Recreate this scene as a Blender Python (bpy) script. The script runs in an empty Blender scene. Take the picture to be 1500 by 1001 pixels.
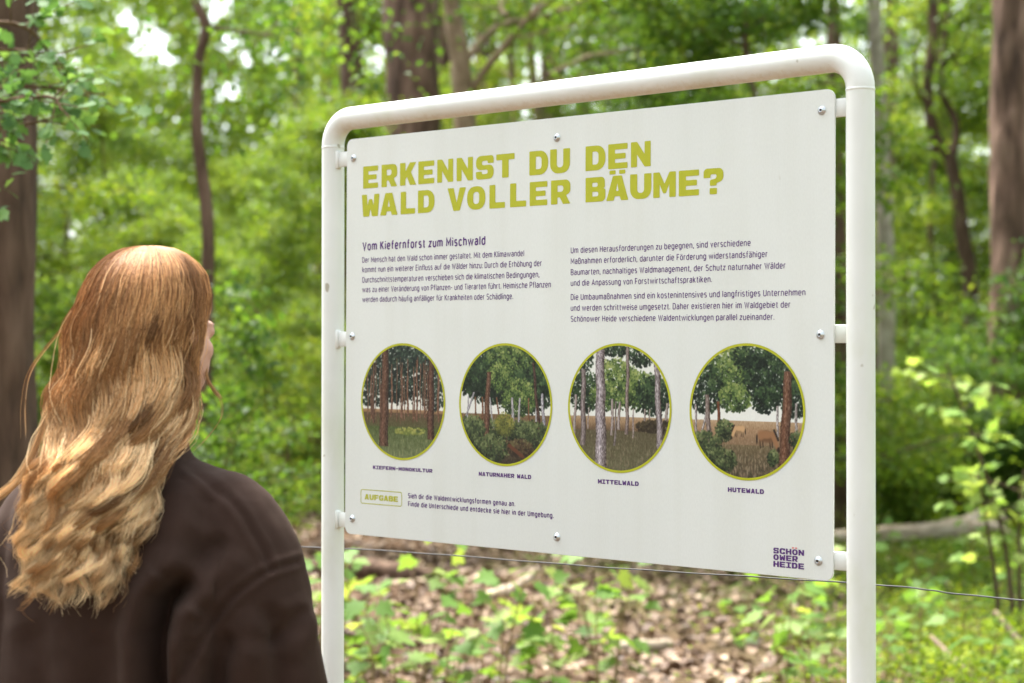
import bpy, math, random, os
import numpy as np
from mathutils import Vector, Matrix, geometry

random.seed(7)
RNG = np.random.default_rng(11)
R = math.radians
scene = bpy.context.scene
COL = scene.collection

# ------------------------------------------------------------------ camera
CAM_Z = 1.5
cam_d = bpy.data.cameras.new('camera')
cam = bpy.data.objects.new('camera', cam_d)
COL.objects.link(cam)
cam.location = (0, 0, CAM_Z)
cam.rotation_euler = (R(90 + 0.584), 0, 0)
cam_d.sensor_width = 36.0
cam_d.lens = 2629.7 * 36.0 / 1500.0
cam_d.clip_start = 0.05
cam_d.clip_end = 600
cam_d.dof.use_dof = True
cam_d.dof.focus_distance = 3.36
cam_d.dof.aperture_fstop = 3.6
scene.camera = cam

# ------------------------------------------------------------------ light
SUN_EL, SUN_AZ = R(64), R(-35)          # azimuth from +Y towards +X
world = bpy.data.worlds.new('World')
scene.world = world
world.use_nodes = True
wn = world.node_tree.nodes; wl = world.node_tree.links
wn.clear()
sky = wn.new('ShaderNodeTexSky'); sky.sky_type = 'NISHITA'; sky.sun_disc = False
sky.sun_elevation = SUN_EL; sky.sun_rotation = SUN_AZ
sky.air_density = 1.0; sky.dust_density = 4.0; sky.ozone_density = 1.0
hs = wn.new('ShaderNodeHueSaturation'); hs.inputs['Saturation'].default_value = 0.22
tint = wn.new('ShaderNodeMix'); tint.data_type = 'RGBA'; tint.blend_type = 'MULTIPLY'
tint.inputs['Factor'].default_value = 1.0
tint.inputs['B'].default_value = (0.962, 1.0, 1.02, 1)
bg = wn.new('ShaderNodeBackground'); bg.inputs['Strength'].default_value = 0.15
wo = wn.new('ShaderNodeOutputWorld')
wl.new(sky.outputs[0], hs.inputs['Color']); wl.new(hs.outputs[0], tint.inputs['A'])
wl.new(tint.outputs['Result'], bg.inputs['Color']); wl.new(bg.outputs[0], wo.inputs[0])
sun_d = bpy.data.lights.new('sun', 'SUN'); sun_d.energy = 3.5; sun_d.angle = R(18); sun_d.color = (1.0, 0.95, 0.86)
sun = bpy.data.objects.new('sun', sun_d); COL.objects.link(sun)
sd = Vector((math.sin(SUN_AZ) * math.cos(SUN_EL), math.cos(SUN_AZ) * math.cos(SUN_EL), math.sin(SUN_EL)))
sun.rotation_euler = (-sd).to_track_quat('-Z', 'Y').to_euler()
sun.location = sd * 30

scene.view_settings.view_transform = 'Standard'
scene.view_settings.look = 'None'
scene.view_settings.exposure = 2.03
scene.view_settings.gamma = 1.0
scene.render.engine = 'CYCLES'
scene.cycles.use_denoising = True
scene.cycles.max_bounces = 8
scene.cycles.diffuse_bounces = 4
scene.cycles.transmission_bounces = 4
scene.cycles.glossy_bounces = 2
scene.cycles.sample_clamp_indirect = 6

# ------------------------------------------------------------------ helpers
def lin(r, g, b):
    f = lambda c: (c / 255 / 12.92) if c / 255 <= 0.04045 else ((c / 255 + 0.055) / 1.055) ** 2.4
    return (f(r), f(g), f(b), 1)

def mesh_np(name, V, F, mats=(), tint=None, color=None, smooth=True, matidx=None):
    """mesh from numpy: V (n,3); F list of int arrays, each (m,k)."""
    me = bpy.data.meshes.new(name)
    V = np.asarray(V, np.float32)
    if not isinstance(F, (list, tuple)): F = [F]
    F = [np.asarray(f, np.int32) for f in F if len(f)]
    me.vertices.add(len(V)); me.vertices.foreach_set('co', V.ravel())
    loops = np.concatenate([f.ravel() for f in F])
    sizes = np.concatenate([np.full(len(f), f.shape[1], np.int32) for f in F])
    starts = np.concatenate([[0], np.cumsum(sizes)[:-1]]).astype(np.int32)
    me.loops.add(len(loops)); me.loops.foreach_set('vertex_index', loops)
    me.polygons.add(len(sizes)); me.polygons.foreach_set('loop_start', starts)
    try: me.polygons.foreach_set('loop_total', sizes)
    except Exception: pass
    if smooth: me.polygons.foreach_set('use_smooth', np.ones(len(sizes), bool))
    if matidx is not None: me.polygons.foreach_set('material_index', np.asarray(matidx, np.int32))
    for m in mats: me.materials.append(m)
    if tint is not None:
        a = me.attributes.new('tint', 'FLOAT', 'POINT'); a.data.foreach_set('value', np.asarray(tint, np.float32))
    if color is not None:
        a = me.attributes.new('paint', 'FLOAT_COLOR', 'POINT')
        c = np.ones((len(V), 4), np.float32); c[:, :3] = color
        a.data.foreach_set('color', c.ravel())
    me.update(calc_edges=True); me.validate()
    return me

def link(name, data, parent=None, loc=None, rotz=None):
    o = bpy.data.objects.new(name, data); COL.objects.link(o)
    if parent: o.parent = parent
    if loc is not None: o.location = loc
    if rotz is not None: o.rotation_euler = (0, 0, rotz)
    return o

def thing(name, label, cat, loc=(0, 0, 0), rotz=0, group=None):
    o = link(name, None, None, loc, rotz)
    o.empty_display_size = 0.1
    tag(o, label, cat, group); return o

def tag(o, label, cat, group=None):
    o['label'] = label; o['category'] = cat
    if group: o['group'] = group
    return o

def copy_tree(o, parent=None):
    c = o.copy(); COL.objects.link(c)
    if parent: c.parent = parent
    for ch in list(o.children): copy_tree(ch, c)
    return c

def unit(v): return v / (np.linalg.norm(v, axis=-1, keepdims=True) + 1e-12)

def resample(pts, n):
    """smooth Catmull-Rom through pts, n samples"""
    pts = np.asarray(pts, float)
    if len(pts) == 2: return pts[0] + (pts[1] - pts[0]) * np.linspace(0, 1, n)[:, None]
    P = np.vstack([2 * pts[0] - pts[1], pts, 2 * pts[-1] - pts[-2]])
    t = np.linspace(0, len(pts) - 1 - 1e-9, n); i = t.astype(int); u = (t - i)[:, None]
    a, b, c, d = P[i], P[i + 1], P[i + 2], P[i + 3]
    return 0.5 * (2 * b + (c - a) * u + (2 * a - 5 * b + 4 * c - d) * u ** 2 + (3 * b - a - 3 * c + d) * u ** 3)

class MB:
    def __init__(s): s.V = []; s.F3 = []; s.F4 = []; s.T = []; s.n = 0
    def add(s, V, F3=None, F4=None, tint=None):
        V = np.asarray(V, float)
        if F3 is not None and len(F3): s.F3.append(np.asarray(F3, int) + s.n)
        if F4 is not None and len(F4): s.F4.append(np.asarray(F4, int) + s.n)
        s.V.append(V); s.T.append(np.full(len(V), 0.5) if tint is None else np.broadcast_to(tint, (len(V),))); s.n += len(V)
    def tube(s, path, rad, sides=8, cap=True, rough=0.0, tint=None, rng=None):
        path = np.asarray(path, float); n = len(path)
        rad = np.broadcast_to(np.asarray(rad, float), (n,))
        T = unit(np.gradient(path, axis=0))
        ref = np.array([0, 0, 1.0]) if abs(T[0, 2]) < .9 else np.array([1.0, 0, 0])
        a = unit(np.cross(T[0], ref)); A = [a]
        for i in range(1, n):
            a = A[-1] - T[i] * np.dot(A[-1], T[i]); A.append(a / (np.linalg.norm(a) + 1e-12))
        A = np.array(A); B = np.cross(T, A)
        th = np.linspace(0, 2 * np.pi, sides, endpoint=False)
        rr = rad[:, None] * np.ones(sides)
        if rough:
            g = (rng or RNG)
            rr = rr * (1 + rough * (smooth2(g.normal(size=(n, sides)))))
        V = path[:, None] + rr[..., None] * (np.cos(th)[None, :, None] * A[:, None] + np.sin(th)[None, :, None] * B[:, None])
        V = V.reshape(-1, 3)
        i = np.arange(n - 1)[:, None] * sides; j = np.arange(sides)[None]; k = (j + 1) % sides
        F4 = np.stack([i + j, i + k, i + k + sides, i + j + sides], -1).reshape(-1, 4)
        F3 = []
        if cap:
            V = np.vstack([V, path[0], path[-1]]); c0 = n * sides
            jj = np.arange(sides); kk = (jj + 1) % sides
            F3 = np.vstack([np.stack([np.full(sides, c0), kk, jj], -1), np.stack([np.full(sides, c0 + 1), jj + (n - 1) * sides, kk + (n - 1) * sides], -1)])
        s.add(V, F3, F4, tint)
    def mesh(s, name, *mats, smooth=True):
        return mesh_np(name, np.vstack(s.V), [np.vstack(f) for f in (s.F4, s.F3) if f], mats, np.concatenate(s.T), smooth=smooth)
    def obj(s, name, mat, parent=None, smooth=True):
        return link(name, s.mesh(name, mat, smooth=smooth), parent)

def smooth2(a):
    for ax, w in ((1, 1), (0, 2)):
        for _ in range(w): a = (np.roll(a, 1, ax) + a + np.roll(a, -1, ax)) / 3
    return a / (a.std() + 1e-9)

def vnoise(P, scale, seed=0):
    """cheap smooth value noise for 3-D points, about -1..1"""
    r = np.random.default_rng(seed); out = np.zeros(len(P))
    for k in range(6):
        d = r.normal(size=3); d = d / np.linalg.norm(d) * scale * r.uniform(.6, 1.7)
        out += np.sin(P @ d + r.uniform(0, 6.28) + 1.3 * np.sin(P @ np.roll(d, 1) * .7 + r.uniform(0, 6)))
    return out / 3.5

# ------------------------------------------------------------------ materials
def new_mat(name):
    m = bpy.data.materials.new(name); m.use_nodes = True
    n = m.node_tree.nodes; l = m.node_tree.links
    return m, n, l, n['Principled BSDF'], n['Material Output']

def ramp(n, stops):
    r = n.new('ShaderNodeValToRGB'); e = r.color_ramp.elements
    while len(e) < len(stops): e.new(0.5)
    for q, (p, c) in zip(e, stops): q.position = p; q.color = c
    return r

def noise(n, l, scale, detail=3, coords='Object', rough=.55, stretch=None):
    t = n.new('ShaderNodeTexNoise'); t.inputs['Scale'].default_value = scale
    t.inputs['Detail'].default_value = detail; t.inputs['Roughness'].default_value = rough
    tc = n.new('ShaderNodeTexCoord')
    if stretch:
        mp = n.new('ShaderNodeMapping'); mp.inputs['Scale'].default_value = stretch
        l.new(tc.outputs[coords], mp.inputs[0]); l.new(mp.outputs[0], t.inputs[0])
    else: l.new(tc.outputs[coords], t.inputs[0])
    return t

def bump(n, l, src, strength, dist, bsdf):
    b = n.new('ShaderNodeBump'); b.inputs['Strength'].default_value = strength; b.inputs['Distance'].default_value = dist
    l.new(src, b.inputs['Height']); l.new(b.outputs[0], bsdf.inputs['Normal']); return b

def leaf_mat(name, c0, c1, c2, trans=0.5, gain=1.5, rough=0.55, objvar=0.25):
    m, n, l, p, out = new_mat(name)
    at = n.new('ShaderNodeAttribute'); at.attribute_name = 'tint'
    oi = n.new('ShaderNodeObjectInfo')
    ma = n.new('ShaderNodeMath'); ma.operation = 'MULTIPLY_ADD'; ma.inputs[1].default_value = objvar; ma.inputs[2].default_value = -objvar / 2
    ad = n.new('ShaderNodeMath'); ad.operation = 'ADD'; ad.use_clamp = True
    l.new(oi.outputs['Random'], ma.inputs[0]); l.new(at.outputs['Fac'], ad.inputs[0]); l.new(ma.outputs[0], ad.inputs[1])
    r = ramp(n, [(0, c0), (.5, c1), (1, c2)]); l.new(ad.outputs[0], r.inputs[0])
    l.new(r.outputs[0], p.inputs['Base Color'])
    p.inputs['Roughness'].default_value = rough
    p.inputs['Specular IOR Level'].default_value = 0.22
    g = n.new('ShaderNodeMix'); g.data_type = 'RGBA'; g.blend_type = 'MULTIPLY'; g.inputs['Factor'].default_value = 1
    g.inputs['B'].default_value = (gain * 1.12, gain, gain * .55, 1); l.new(r.outputs[0], g.inputs['A'])
    tr = n.new('ShaderNodeBsdfTranslucent'); l.new(g.outputs['Result'], tr.inputs['Color'])
    mx = n.new('ShaderNodeMixShader'); mx.inputs[0].default_value = trans
    l.new(p.outputs[0], mx.inputs[1]); l.new(tr.outputs[0], mx.inputs[2]); l.new(mx.outputs[0], out.inputs['Surface'])
    return m

M = {}
M['leaf_young'] = leaf_mat('young_leaf', (0.059, 0.119, 0.013, 1), (0.107, 0.184, 0.019, 1), (0.196, 0.249, 0.036, 1), .5, 1.5)
M['leaf_mid'] = leaf_mat('mid_leaf', (0.038, 0.092, 0.015, 1), (0.071, 0.142, 0.020, 1), (0.130, 0.208, 0.033, 1), .5, 1.5)
M['leaf_oak'] = leaf_mat('oak_leaf', (0.067, 0.153, 0.048, 1), (0.115, 0.239, 0.072, 1), (0.192, 0.326, 0.096, 1), .45, 1.3)
M['leaf_maple'] = leaf_mat('maple_leaf', (0.087, 0.182, 0.036, 1), (0.134, 0.253, 0.048, 1), (0.269, 0.348, 0.095, 1), .5, 1.3)
M['leaf_low'] = leaf_mat('bilberry_leaf', (.042, .095, .008, 1), (.125, .205, .014, 1), (.26, .315, .032, 1), .5, 1.4, objvar=0)
M['leaf_fresh'] = leaf_mat('fresh_leaf', (.15, .27, .06, 1), (.24, .38, .09, 1), (.40, .48, .16, 1), .5, 1.35)
M['leaf_pine'] = leaf_mat('pine_needle', (.02, .05, .02, 1), (.04, .08, .03, 1), (.06, .11, .04, 1), .3, 1.1)

def litter_mat():
    m, n, l, p, out = new_mat('dry_leaf')
    at = n.new('ShaderNodeAttribute'); at.attribute_name = 'tint'
    r = ramp(n, [(0, (.04, .022, .013, 1)), (.35, (.115, .066, .04, 1)), (.75, (.235, .155, .09, 1)), (1, (.47, .365, .25, 1))])
    l.new(at.outputs['Fac'], r.inputs[0]); l.new(r.outputs[0], p.inputs['Base Color'])
    p.inputs['Roughness'].default_value = .7
    return m
M['litter'] = litter_mat()

def bark_mat(name, dark, mid, light, scale=9, stretch=(1, 1, .16), dist=.02):
    m, n, l, p, out = new_mat(name)
    a = noise(n, l, scale, 6, stretch=stretch, rough=.65)
    b = noise(n, l, scale * .22, 3)
    v = n.new('ShaderNodeTexVoronoi'); v.inputs['Scale'].default_value = scale * 1.1; v.feature = 'DISTANCE_TO_EDGE'
    tc = n.new('ShaderNodeTexCoord'); mp = n.new('ShaderNodeMapping'); mp.inputs['Scale'].default_value = (stretch[0], stretch[1], stretch[2] * 1.6)
    l.new(tc.outputs['Object'], mp.inputs[0]); l.new(mp.outputs[0], v.inputs[0])
    s = n.new('ShaderNodeMath'); s.operation = 'MULTIPLY_ADD'; s.inputs[1].default_value = .7
    l.new(v.outputs['Distance'], s.inputs[0]); l.new(a.outputs['Fac'], s.inputs[2])
    r = ramp(n, [(.32, dark), (.55, mid), (.85, light)]); l.new(s.outputs[0], r.inputs[0])
    mx = n.new('ShaderNodeMix'); mx.data_type = 'RGBA'; mx.blend_type = 'MULTIPLY'
    r2 = ramp(n, [(.3, (.72, .74, .66, 1)), (.7, (1.15, 1.08, 1.05, 1))]); l.new(b.outputs['Fac'], r2.inputs[0])
    mx.inputs['Factor'].default_value = .8
    l.new(r.outputs[0], mx.inputs['A']); l.new(r2.outputs[0], mx.inputs['B']); l.new(mx.outputs['Result'], p.inputs['Base Color'])
    p.inputs['Roughness'].default_value = .9; p.inputs['Specular IOR Level'].default_value = .2
    bump(n, l, s.outputs[0], .8, dist, p)
    return m
M['bark_dark'] = bark_mat('dark_bark', (.028, .019, .013, 1), (.088, .056, .039, 1), (.155, .105, .077, 1))
M['bark_pine'] = bark_mat('pine_bark', (.025, .016, .012, 1), (.125, .078, .058, 1), (.27, .18, .14, 1), 7, dist=.05)
M['bark_beech'] = bark_mat('smooth_bark', (.14, .10, .062, 1), (.22, .16, .105, 1), (.31, .24, .165, 1), 5, (1, 1, .5), .004)
M['bark_pale'] = bark_mat('pale_bark', (.16, .14, .11, 1), (.27, .24, .20, 1), (.40, .37, .32, 1), 6, (1, 1, .5), .006)
M['twig'] = bark_mat('twig_bark', (.05, .03, .018, 1), (.12, .075, .045, 1), (.2, .13, .085, 1), 20, (1, 1, .4), .003)
M['stem_green'] = bark_mat('green_stem', (.12, .09, .035, 1), (.20, .15, .06, 1), (.28, .21, .10, 1), 20, (1, 1, .4), .002)
M['deadwood'] = bark_mat('dead_wood', (.15, .115, .08, 1), (.36, .30, .235, 1), (.54, .47, .39, 1), 9, (.3, 1, 1), .012)

def ground_mat():
    m, n, l, p, out = new_mat('forest_soil')
    a = noise(n, l, 14, 8, rough=.7); b = noise(n, l, .35, 3); c = noise(n, l, 55, 3, rough=.6)
    r1 = ramp(n, [(.3, (.035, .022, .014, 1)), (.5, (.11, .068, .042, 1)), (.7, (.22, .15, .10, 1))]); l.new(a.outputs['Fac'], r1.inputs[0])
    r2 = ramp(n, [(.3, (.05, .085, .015, 1)), (.7, (.12, .17, .03, 1))]); l.new(c.outputs['Fac'], r2.inputs[0])
    sx = n.new('ShaderNodeSeparateXYZ'); tc = n.new('ShaderNodeTexCoord'); l.new(tc.outputs['Object'], sx.inputs[0])
    # moss and grass take over to the east and deeper in the wood
    m1 = n.new('ShaderNodeMath'); m1.operation = 'MULTIPLY_ADD'; m1.inputs[1].default_value = .16; m1.inputs[2].default_value = -.55; l.new(sx.outputs['X'], m1.inputs[0])
    m2 = n.new('ShaderNodeMath'); m2.operation = 'MULTIPLY_ADD'; m2.inputs[1].default_value = .05; l.new(sx.outputs['Y'], m2.inputs[0]); l.new(m1.outputs[0], m2.inputs[2])
    m3 = n.new('ShaderNodeMath'); m3.operation = 'ADD'; l.new(m2.outputs[0], m3.inputs[0]); l.new(b.outputs['Fac'], m3.inputs[1])
    r3 = ramp(n, [(.55, (0, 0, 0, 1)), (.95, (1, 1, 1, 1))]); l.new(m3.outputs[0], r3.inputs[0])
    mx = n.new('ShaderNodeMix'); mx.data_type = 'RGBA'; l.new(r3.outputs[0], mx.inputs['Factor'])
    l.new(r1.outputs[0], mx.inputs['A']); l.new(r2.outputs[0], mx.inputs['B']); l.new(mx.outputs['Result'], p.inputs['Base Color'])
    p.inputs['Roughness'].default_value = .95; p.inputs['Specular IOR Level'].default_value = .1
    bump(n, l, a.outputs['Fac'], .8, .05, p)
    return m
M['ground'] = ground_mat()

def paint_mat():
    m, n, l, p, out = new_mat('white_enamel')
    a = noise(n, l, 4, 3); c = noise(n, l, 90, 4, rough=.7)
    r = ramp(n, [(.25, (.69, .70, .665, 1)), (.7, (.775, .79, .76, 1))]); l.new(a.outputs['Fac'], r.inputs[0])
    # beige ground bounce painted in with grime: speckle where the surface faces down
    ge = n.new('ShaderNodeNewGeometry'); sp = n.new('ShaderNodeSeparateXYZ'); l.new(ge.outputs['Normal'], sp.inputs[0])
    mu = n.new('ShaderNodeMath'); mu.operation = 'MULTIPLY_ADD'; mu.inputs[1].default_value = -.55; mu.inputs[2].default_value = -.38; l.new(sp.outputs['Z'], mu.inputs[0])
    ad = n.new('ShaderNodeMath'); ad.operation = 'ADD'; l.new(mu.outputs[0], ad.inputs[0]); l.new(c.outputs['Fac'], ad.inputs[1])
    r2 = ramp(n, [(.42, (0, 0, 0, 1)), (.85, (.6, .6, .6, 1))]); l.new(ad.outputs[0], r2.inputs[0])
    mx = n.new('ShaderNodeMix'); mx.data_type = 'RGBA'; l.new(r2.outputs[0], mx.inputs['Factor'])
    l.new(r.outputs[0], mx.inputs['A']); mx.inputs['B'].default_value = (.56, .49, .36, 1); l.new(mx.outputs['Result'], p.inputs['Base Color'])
    # a few flecks
    d = noise(n, l, 38, 1)
    r3 = ramp(n, [(.76, (1, 1, 1, 1)), (.80, (.55, .5, .42, 1))]); l.new(d.outputs['Fac'], r3.inputs[0])
    m4 = n.new('ShaderNodeMix'); m4.data_type = 'RGBA'; m4.blend_type = 'MULTIPLY'; m4.inputs['Factor'].default_value = 1
    l.new(mx.outputs['Result'], m4.inputs['A']); l.new(r3.outputs[0], m4.inputs['B']); l.new(m4.outputs['Result'], p.inputs['Base Color'])
    al = noise(n, l, 7, 5, stretch=(1, 1, .5)); r5 = ramp(n, [(.52, (1, 1, 1, 1)), (.80, (.78, .80, .62, 1))]); l.new(al.outputs['Fac'], r5.inputs[0])
    m5 = n.new('ShaderNodeMix'); m5.data_type = 'RGBA'; m5.blend_type = 'MULTIPLY'; m5.inputs['Factor'].default_value = .7
    l.new(m4.outputs['Result'], m5.inputs['A']); l.new(r5.outputs[0], m5.inputs['B']); l.new(m5.outputs['Result'], p.inputs['Base Color'])
    p.inputs['Roughness'].default_value = .36
    bump(n, l, c.outputs['Fac'], .16, .0012, p)
    return m
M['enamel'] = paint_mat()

def panel_mat():
    m, n, l, p, out = new_mat('printed_panel')
    a = noise(n, l, 2.2, 4)
    b = noise(n, l, 420, 2, stretch=(1, 1, .35))
    r = ramp(n, [(.3, (.65, .672, .638, 1)), (.7, (.695, .713, .678, 1))]); l.new(a.outputs['Fac'], r.inputs[0])
    r2 = ramp(n, [(.3, (.97, .97, .97, 1)), (.7, (1.02, 1.02, 1.02, 1))]); l.new(b.outputs['Fac'], r2.inputs[0])
    mx = n.new('ShaderNodeMix'); mx.data_type = 'RGBA'; mx.blend_type = 'MULTIPLY'; mx.inputs['Factor'].default_value = 1
    l.new(r.outputs[0], mx.inputs['A']); l.new(r2.outputs[0], mx.inputs['B'])
    st = noise(n, l, 9, 4, stretch=(1.6, 1, .09)); rs = ramp(n, [(.30, (.945, .94, .92, 1)), (.55, (1, 1, 1, 1))]); l.new(st.outputs['Fac'], rs.inputs[0])
    ms = n.new('ShaderNodeMix'); ms.data_type = 'RGBA'; ms.blend_type = 'MULTIPLY'; ms.inputs['Factor'].default_value = .75
    l.new(mx.outputs['Result'], ms.inputs['A']); l.new(rs.outputs[0], ms.inputs['B']); mx = ms
    d = noise(n, l, 30, 2, rough=.4)
    r3 = ramp(n, [(.77, (1, 1, 1, 1)), (.83, (.72, .68, .60, 1))]); l.new(d.outputs['Fac'], r3.inputs[0])
    m4 = n.new('ShaderNodeMix'); m4.data_type = 'RGBA'; m4.blend_type = 'MULTIPLY'; m4.inputs['Factor'].default_value = .8
    l.new(mx.outputs['Result'], m4.inputs['A']); l.new(r3.outputs[0], m4.inputs['B']); l.new(m4.outputs['Result'], p.inputs['Base Color'])
    p.inputs['Roughness'].default_value = .42; p.inputs['Specular IOR Level'].default_value = .35
    bump(n, l, b.outputs['Fac'], .06, .0008, p)
    return m
M['panel'] = panel_mat()

def plain(name, col, rough=.5, metal=0, spec=.4):
    m, n, l, p, out = new_mat(name)
    t = noise(n, l, 60, 2)
    r = ramp(n, [(.2, tuple(c * .93 for c in col[:3]) + (1,)), (.8, tuple(min(1, c * 1.06) for c in col[:3]) + (1,))])
    l.new(t.outputs['Fac'], r.inputs[0]); l.new(r.outputs[0], p.inputs['Base Color'])
    p.inputs['Roughness'].default_value = rough; p.inputs['Metallic'].default_value = metal
    p.inputs['Specular IOR Level'].default_value = spec
    return m
M['lime'] = plain('lime_print', lin(172, 174, 38), .45, 0, .3)
M['purple'] = plain('purple_print', lin(84, 46, 112), .45, 0, .3)
M['red'] = plain('red_print', lin(214, 84, 84), .45, 0, .3)
M['steel'] = plain('zinc_steel', (.62, .65, .68, 1), .3, 1)
M['socket'] = plain('socket_dark', (.03, .03, .03, 1), .6)
M['wire'] = plain('galvanised_wire', (.075, .075, .08, 1), .6, .2)
M['skin'] = plain('skin', (.58, .34, .25, 1), .5)
M['denim'] = plain('dark_denim', (.03, .04, .07, 1), .9)
M['shoe'] = plain('shoe_leather', (.5, .48, .45, 1), .6)
M['stick'] = bark_mat('stick_wood', (.10, .07, .05, 1), (.22, .165, .12, 1), (.36, .29, .23, 1), 30, (1, 1, 1), .003)
M['stake'] = bark_mat('stake_wood', (.16, .12, .09, 1), (.26, .2, .15, 1), (.36, .3, .24, 1), 10)

def print_mat():
    m, n, l, p, out = new_mat('painted_print')
    at = n.new('ShaderNodeAttribute'); at.attribute_name = 'paint'
    l.new(at.outputs['Color'], p.inputs['Base Color']); p.inputs['Roughness'].default_value = .45
    p.inputs['Specular IOR Level'].default_value = .3
    return m
M['print'] = print_mat()

def hair_mat():
    m, n, l, p, out = new_mat('hair_strand')
    at = n.new('ShaderNodeAttribute'); at.attribute_name = 'paint'
    l.new(at.outputs['Color'], p.inputs['Base Color']); p.inputs['Roughness'].default_value = .58
    p.inputs['Specular IOR Level'].default_value = .22
    return m
M['hair'] = hair_mat()

def sweat_mat():
    m, n, l, p, out = new_mat('brown_sweatshirt')
    a = noise(n, l, 900, 2); b = noise(n, l, 25, 4)
    r = ramp(n, [(.3, (.031, .017, .0125, 1)), (.7, (.038, .021, .0155, 1))]); l.new(b.outputs['Fac'], r.inputs[0])
    l.new(r.outputs[0], p.inputs['Base Color'])
    p.inputs['Roughness'].default_value = .95; p.inputs['Specular IOR Level'].default_value = .15
    p.inputs['Sheen Weight'].default_value = .06; p.inputs['Sheen Roughness'].default_value = .5
    p.inputs['Sheen Tint'].default_value = (.6, .45, .36, 1)
    bump(n, l, a.outputs['Fac'], .3, .0012, p)
    return m
M['sweat'] = sweat_mat()

# ------------------------------------------------------------------ placing by photo column / depth
FPX = 2629.7
def at(px, py, Y):
    return np.array([(px - 750) / FPX * Y, Y, CAM_Z + (527.3 - py) / FPX * Y])
def ground_h(x, y):
    x = np.asarray(x, float); y = np.asarray(y, float)
    h = .05 * np.sin(x * .9 + y * .35) + .04 * np.sin(y * 1.1 - x * .4 + 1.3) + .02 * np.sin(x * 3.1 + 2) * np.sin(y * 2.7)
    f = np.clip((y - 6) / 4, 0, 1)
    return h * f + np.clip(y - 22, 0, None) * .012

# ------------------------------------------------------------------ ground
def build_ground():
    xs = np.concatenate([np.linspace(-260, -26, 14), np.linspace(-25, 25, 160), np.linspace(26, 260, 14)])
    ys = np.concatenate([np.linspace(-120, -6, 10), np.linspace(-5, 45, 170), np.linspace(46, 330, 20)])
    X, Y = np.meshgrid(xs, ys); V = np.stack([X, Y, ground_h(X, Y)], -1).reshape(-1, 3)
    nx, ny = len(xs), len(ys)
    i = np.arange(ny - 1)[:, None] * nx + np.arange(nx - 1)[None]
    F = np.stack([i, i + 1, i + nx + 1, i + nx], -1).reshape(-1, 4)
    o = link('ground', mesh_np('ground', V, F, [M['ground']])); o['kind'] = 'structure'
build_ground()

# ------------------------------------------------------------------ information sign
YAW = -0.70774
BZ = CAM_Z + 0.0463                     # panel centre height
sign = thing('info_sign', 'white information board in a rounded white tubular steel frame', 'sign', (0.0970, 3.4476, 0), YAW)
PW, PH = 1.1894, 0.841

def build_frame():
    r = .0243; yo = .014; ul, ur, top = -.6490, .6385, BZ + .4712; rb = .056
    pts = [(ul, -.25)]
    zs = np.linspace(-.25, top - rb, 40); path = [(ul, z) for z in zs]
    for a in np.linspace(0, 90, 15)[1:]:
        path.append((ul + rb - rb * math.cos(R(a)), top - rb + rb * math.sin(R(a))))
    for u in np.linspace(ul + rb, ur - rb, 40)[1:]: path.append((u, top))
    for a in np.linspace(0, 90, 15)[1:]:
        path.append((ur - rb + rb * math.sin(R(a)), top - rb + rb * math.cos(R(a))))
    for z in np.linspace(top - rb, -.25, 40)[1:]: path.append((ur, z))
    P = np.array([(u, yo, z) for u, z in path])
    mb = MB(); mb.tube(P, r, 40)
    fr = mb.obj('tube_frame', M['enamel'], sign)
    # weld seams under the two bends
    for u in (ul, ur):
        w = MB(); z0 = top - rb - .003
        w.tube([(u, yo, z0 - .0028), (u, yo, z0 - .0015), (u, yo, z0 + .0015), (u, yo, z0 + .0028)], [r * .99, r + .0007, r + .0007, r * .99], 40, cap=False)
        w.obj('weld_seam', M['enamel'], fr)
    # flat bars between posts and panel
    for side, edge in ((-1, ul + r - .008), (1, ur - r + .008)):
        for zc in (.384, -.002, -.389):
            u0, u1 = (edge, -.560) if side < 0 else (.560, edge)
            b = MB(); add_bar(b, u0, u1, .0045, .0105, BZ + zc - .0158, BZ + zc + .0158)
            if side < 0: add_bar(b, u0 - .004, u0 + .0115, .001, .0135, BZ + zc - .019, BZ + zc + .019)
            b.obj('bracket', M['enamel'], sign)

def add_bar(mb, x0, x1, y0, y1, z0, z1, c=.0012):
    """box with chamfered edges: three crossed slabs hulled as one closed shape"""
    V = []
    for sx, X in ((1, x0), (-1, x1)):
        for sy, Y in ((1, y0), (-1, y1)):
            for sz, Z in ((1, z0), (-1, z1)):
                V += [(X, Y + sy * c, Z + sz * c), (X + sx * c, Y, Z + sz * c), (X + sx * c, Y + sy * c, Z)]
    import bmesh
    bm = bmesh.new()
    for v in V: bm.verts.new(v)
    r = bmesh.ops.convex_hull(bm, input=bm.verts)
    bm.verts.index_update(); bm.faces.ensure_lookup_table()
    f3 = [[v.index for v in f.verts] for f in bm.faces if len(f.verts) == 3]; f4 = [[v.index for v in f.verts] for f in bm.faces if len(f.verts) == 4]
    mb.add(np.array([v.co[:] for v in bm.verts]), f3, f4); bm.free()
build_frame()

PR = -.0061                             # the sheet hangs a third of a degree out of true
def pv(u, v):                            # panel coordinates -> sign-local x, z
    return math.cos(PR) * u - math.sin(PR) * v, BZ + math.sin(PR) * u + math.cos(PR) * v
def pv_arr(A, y):
    A = np.asarray(A, float); c, s = math.cos(PR), math.sin(PR)
    return np.stack([c * A[:, 0] - s * A[:, 1], np.full(len(A), y), BZ + s * A[:, 0] + c * A[:, 1]], -1)

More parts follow.
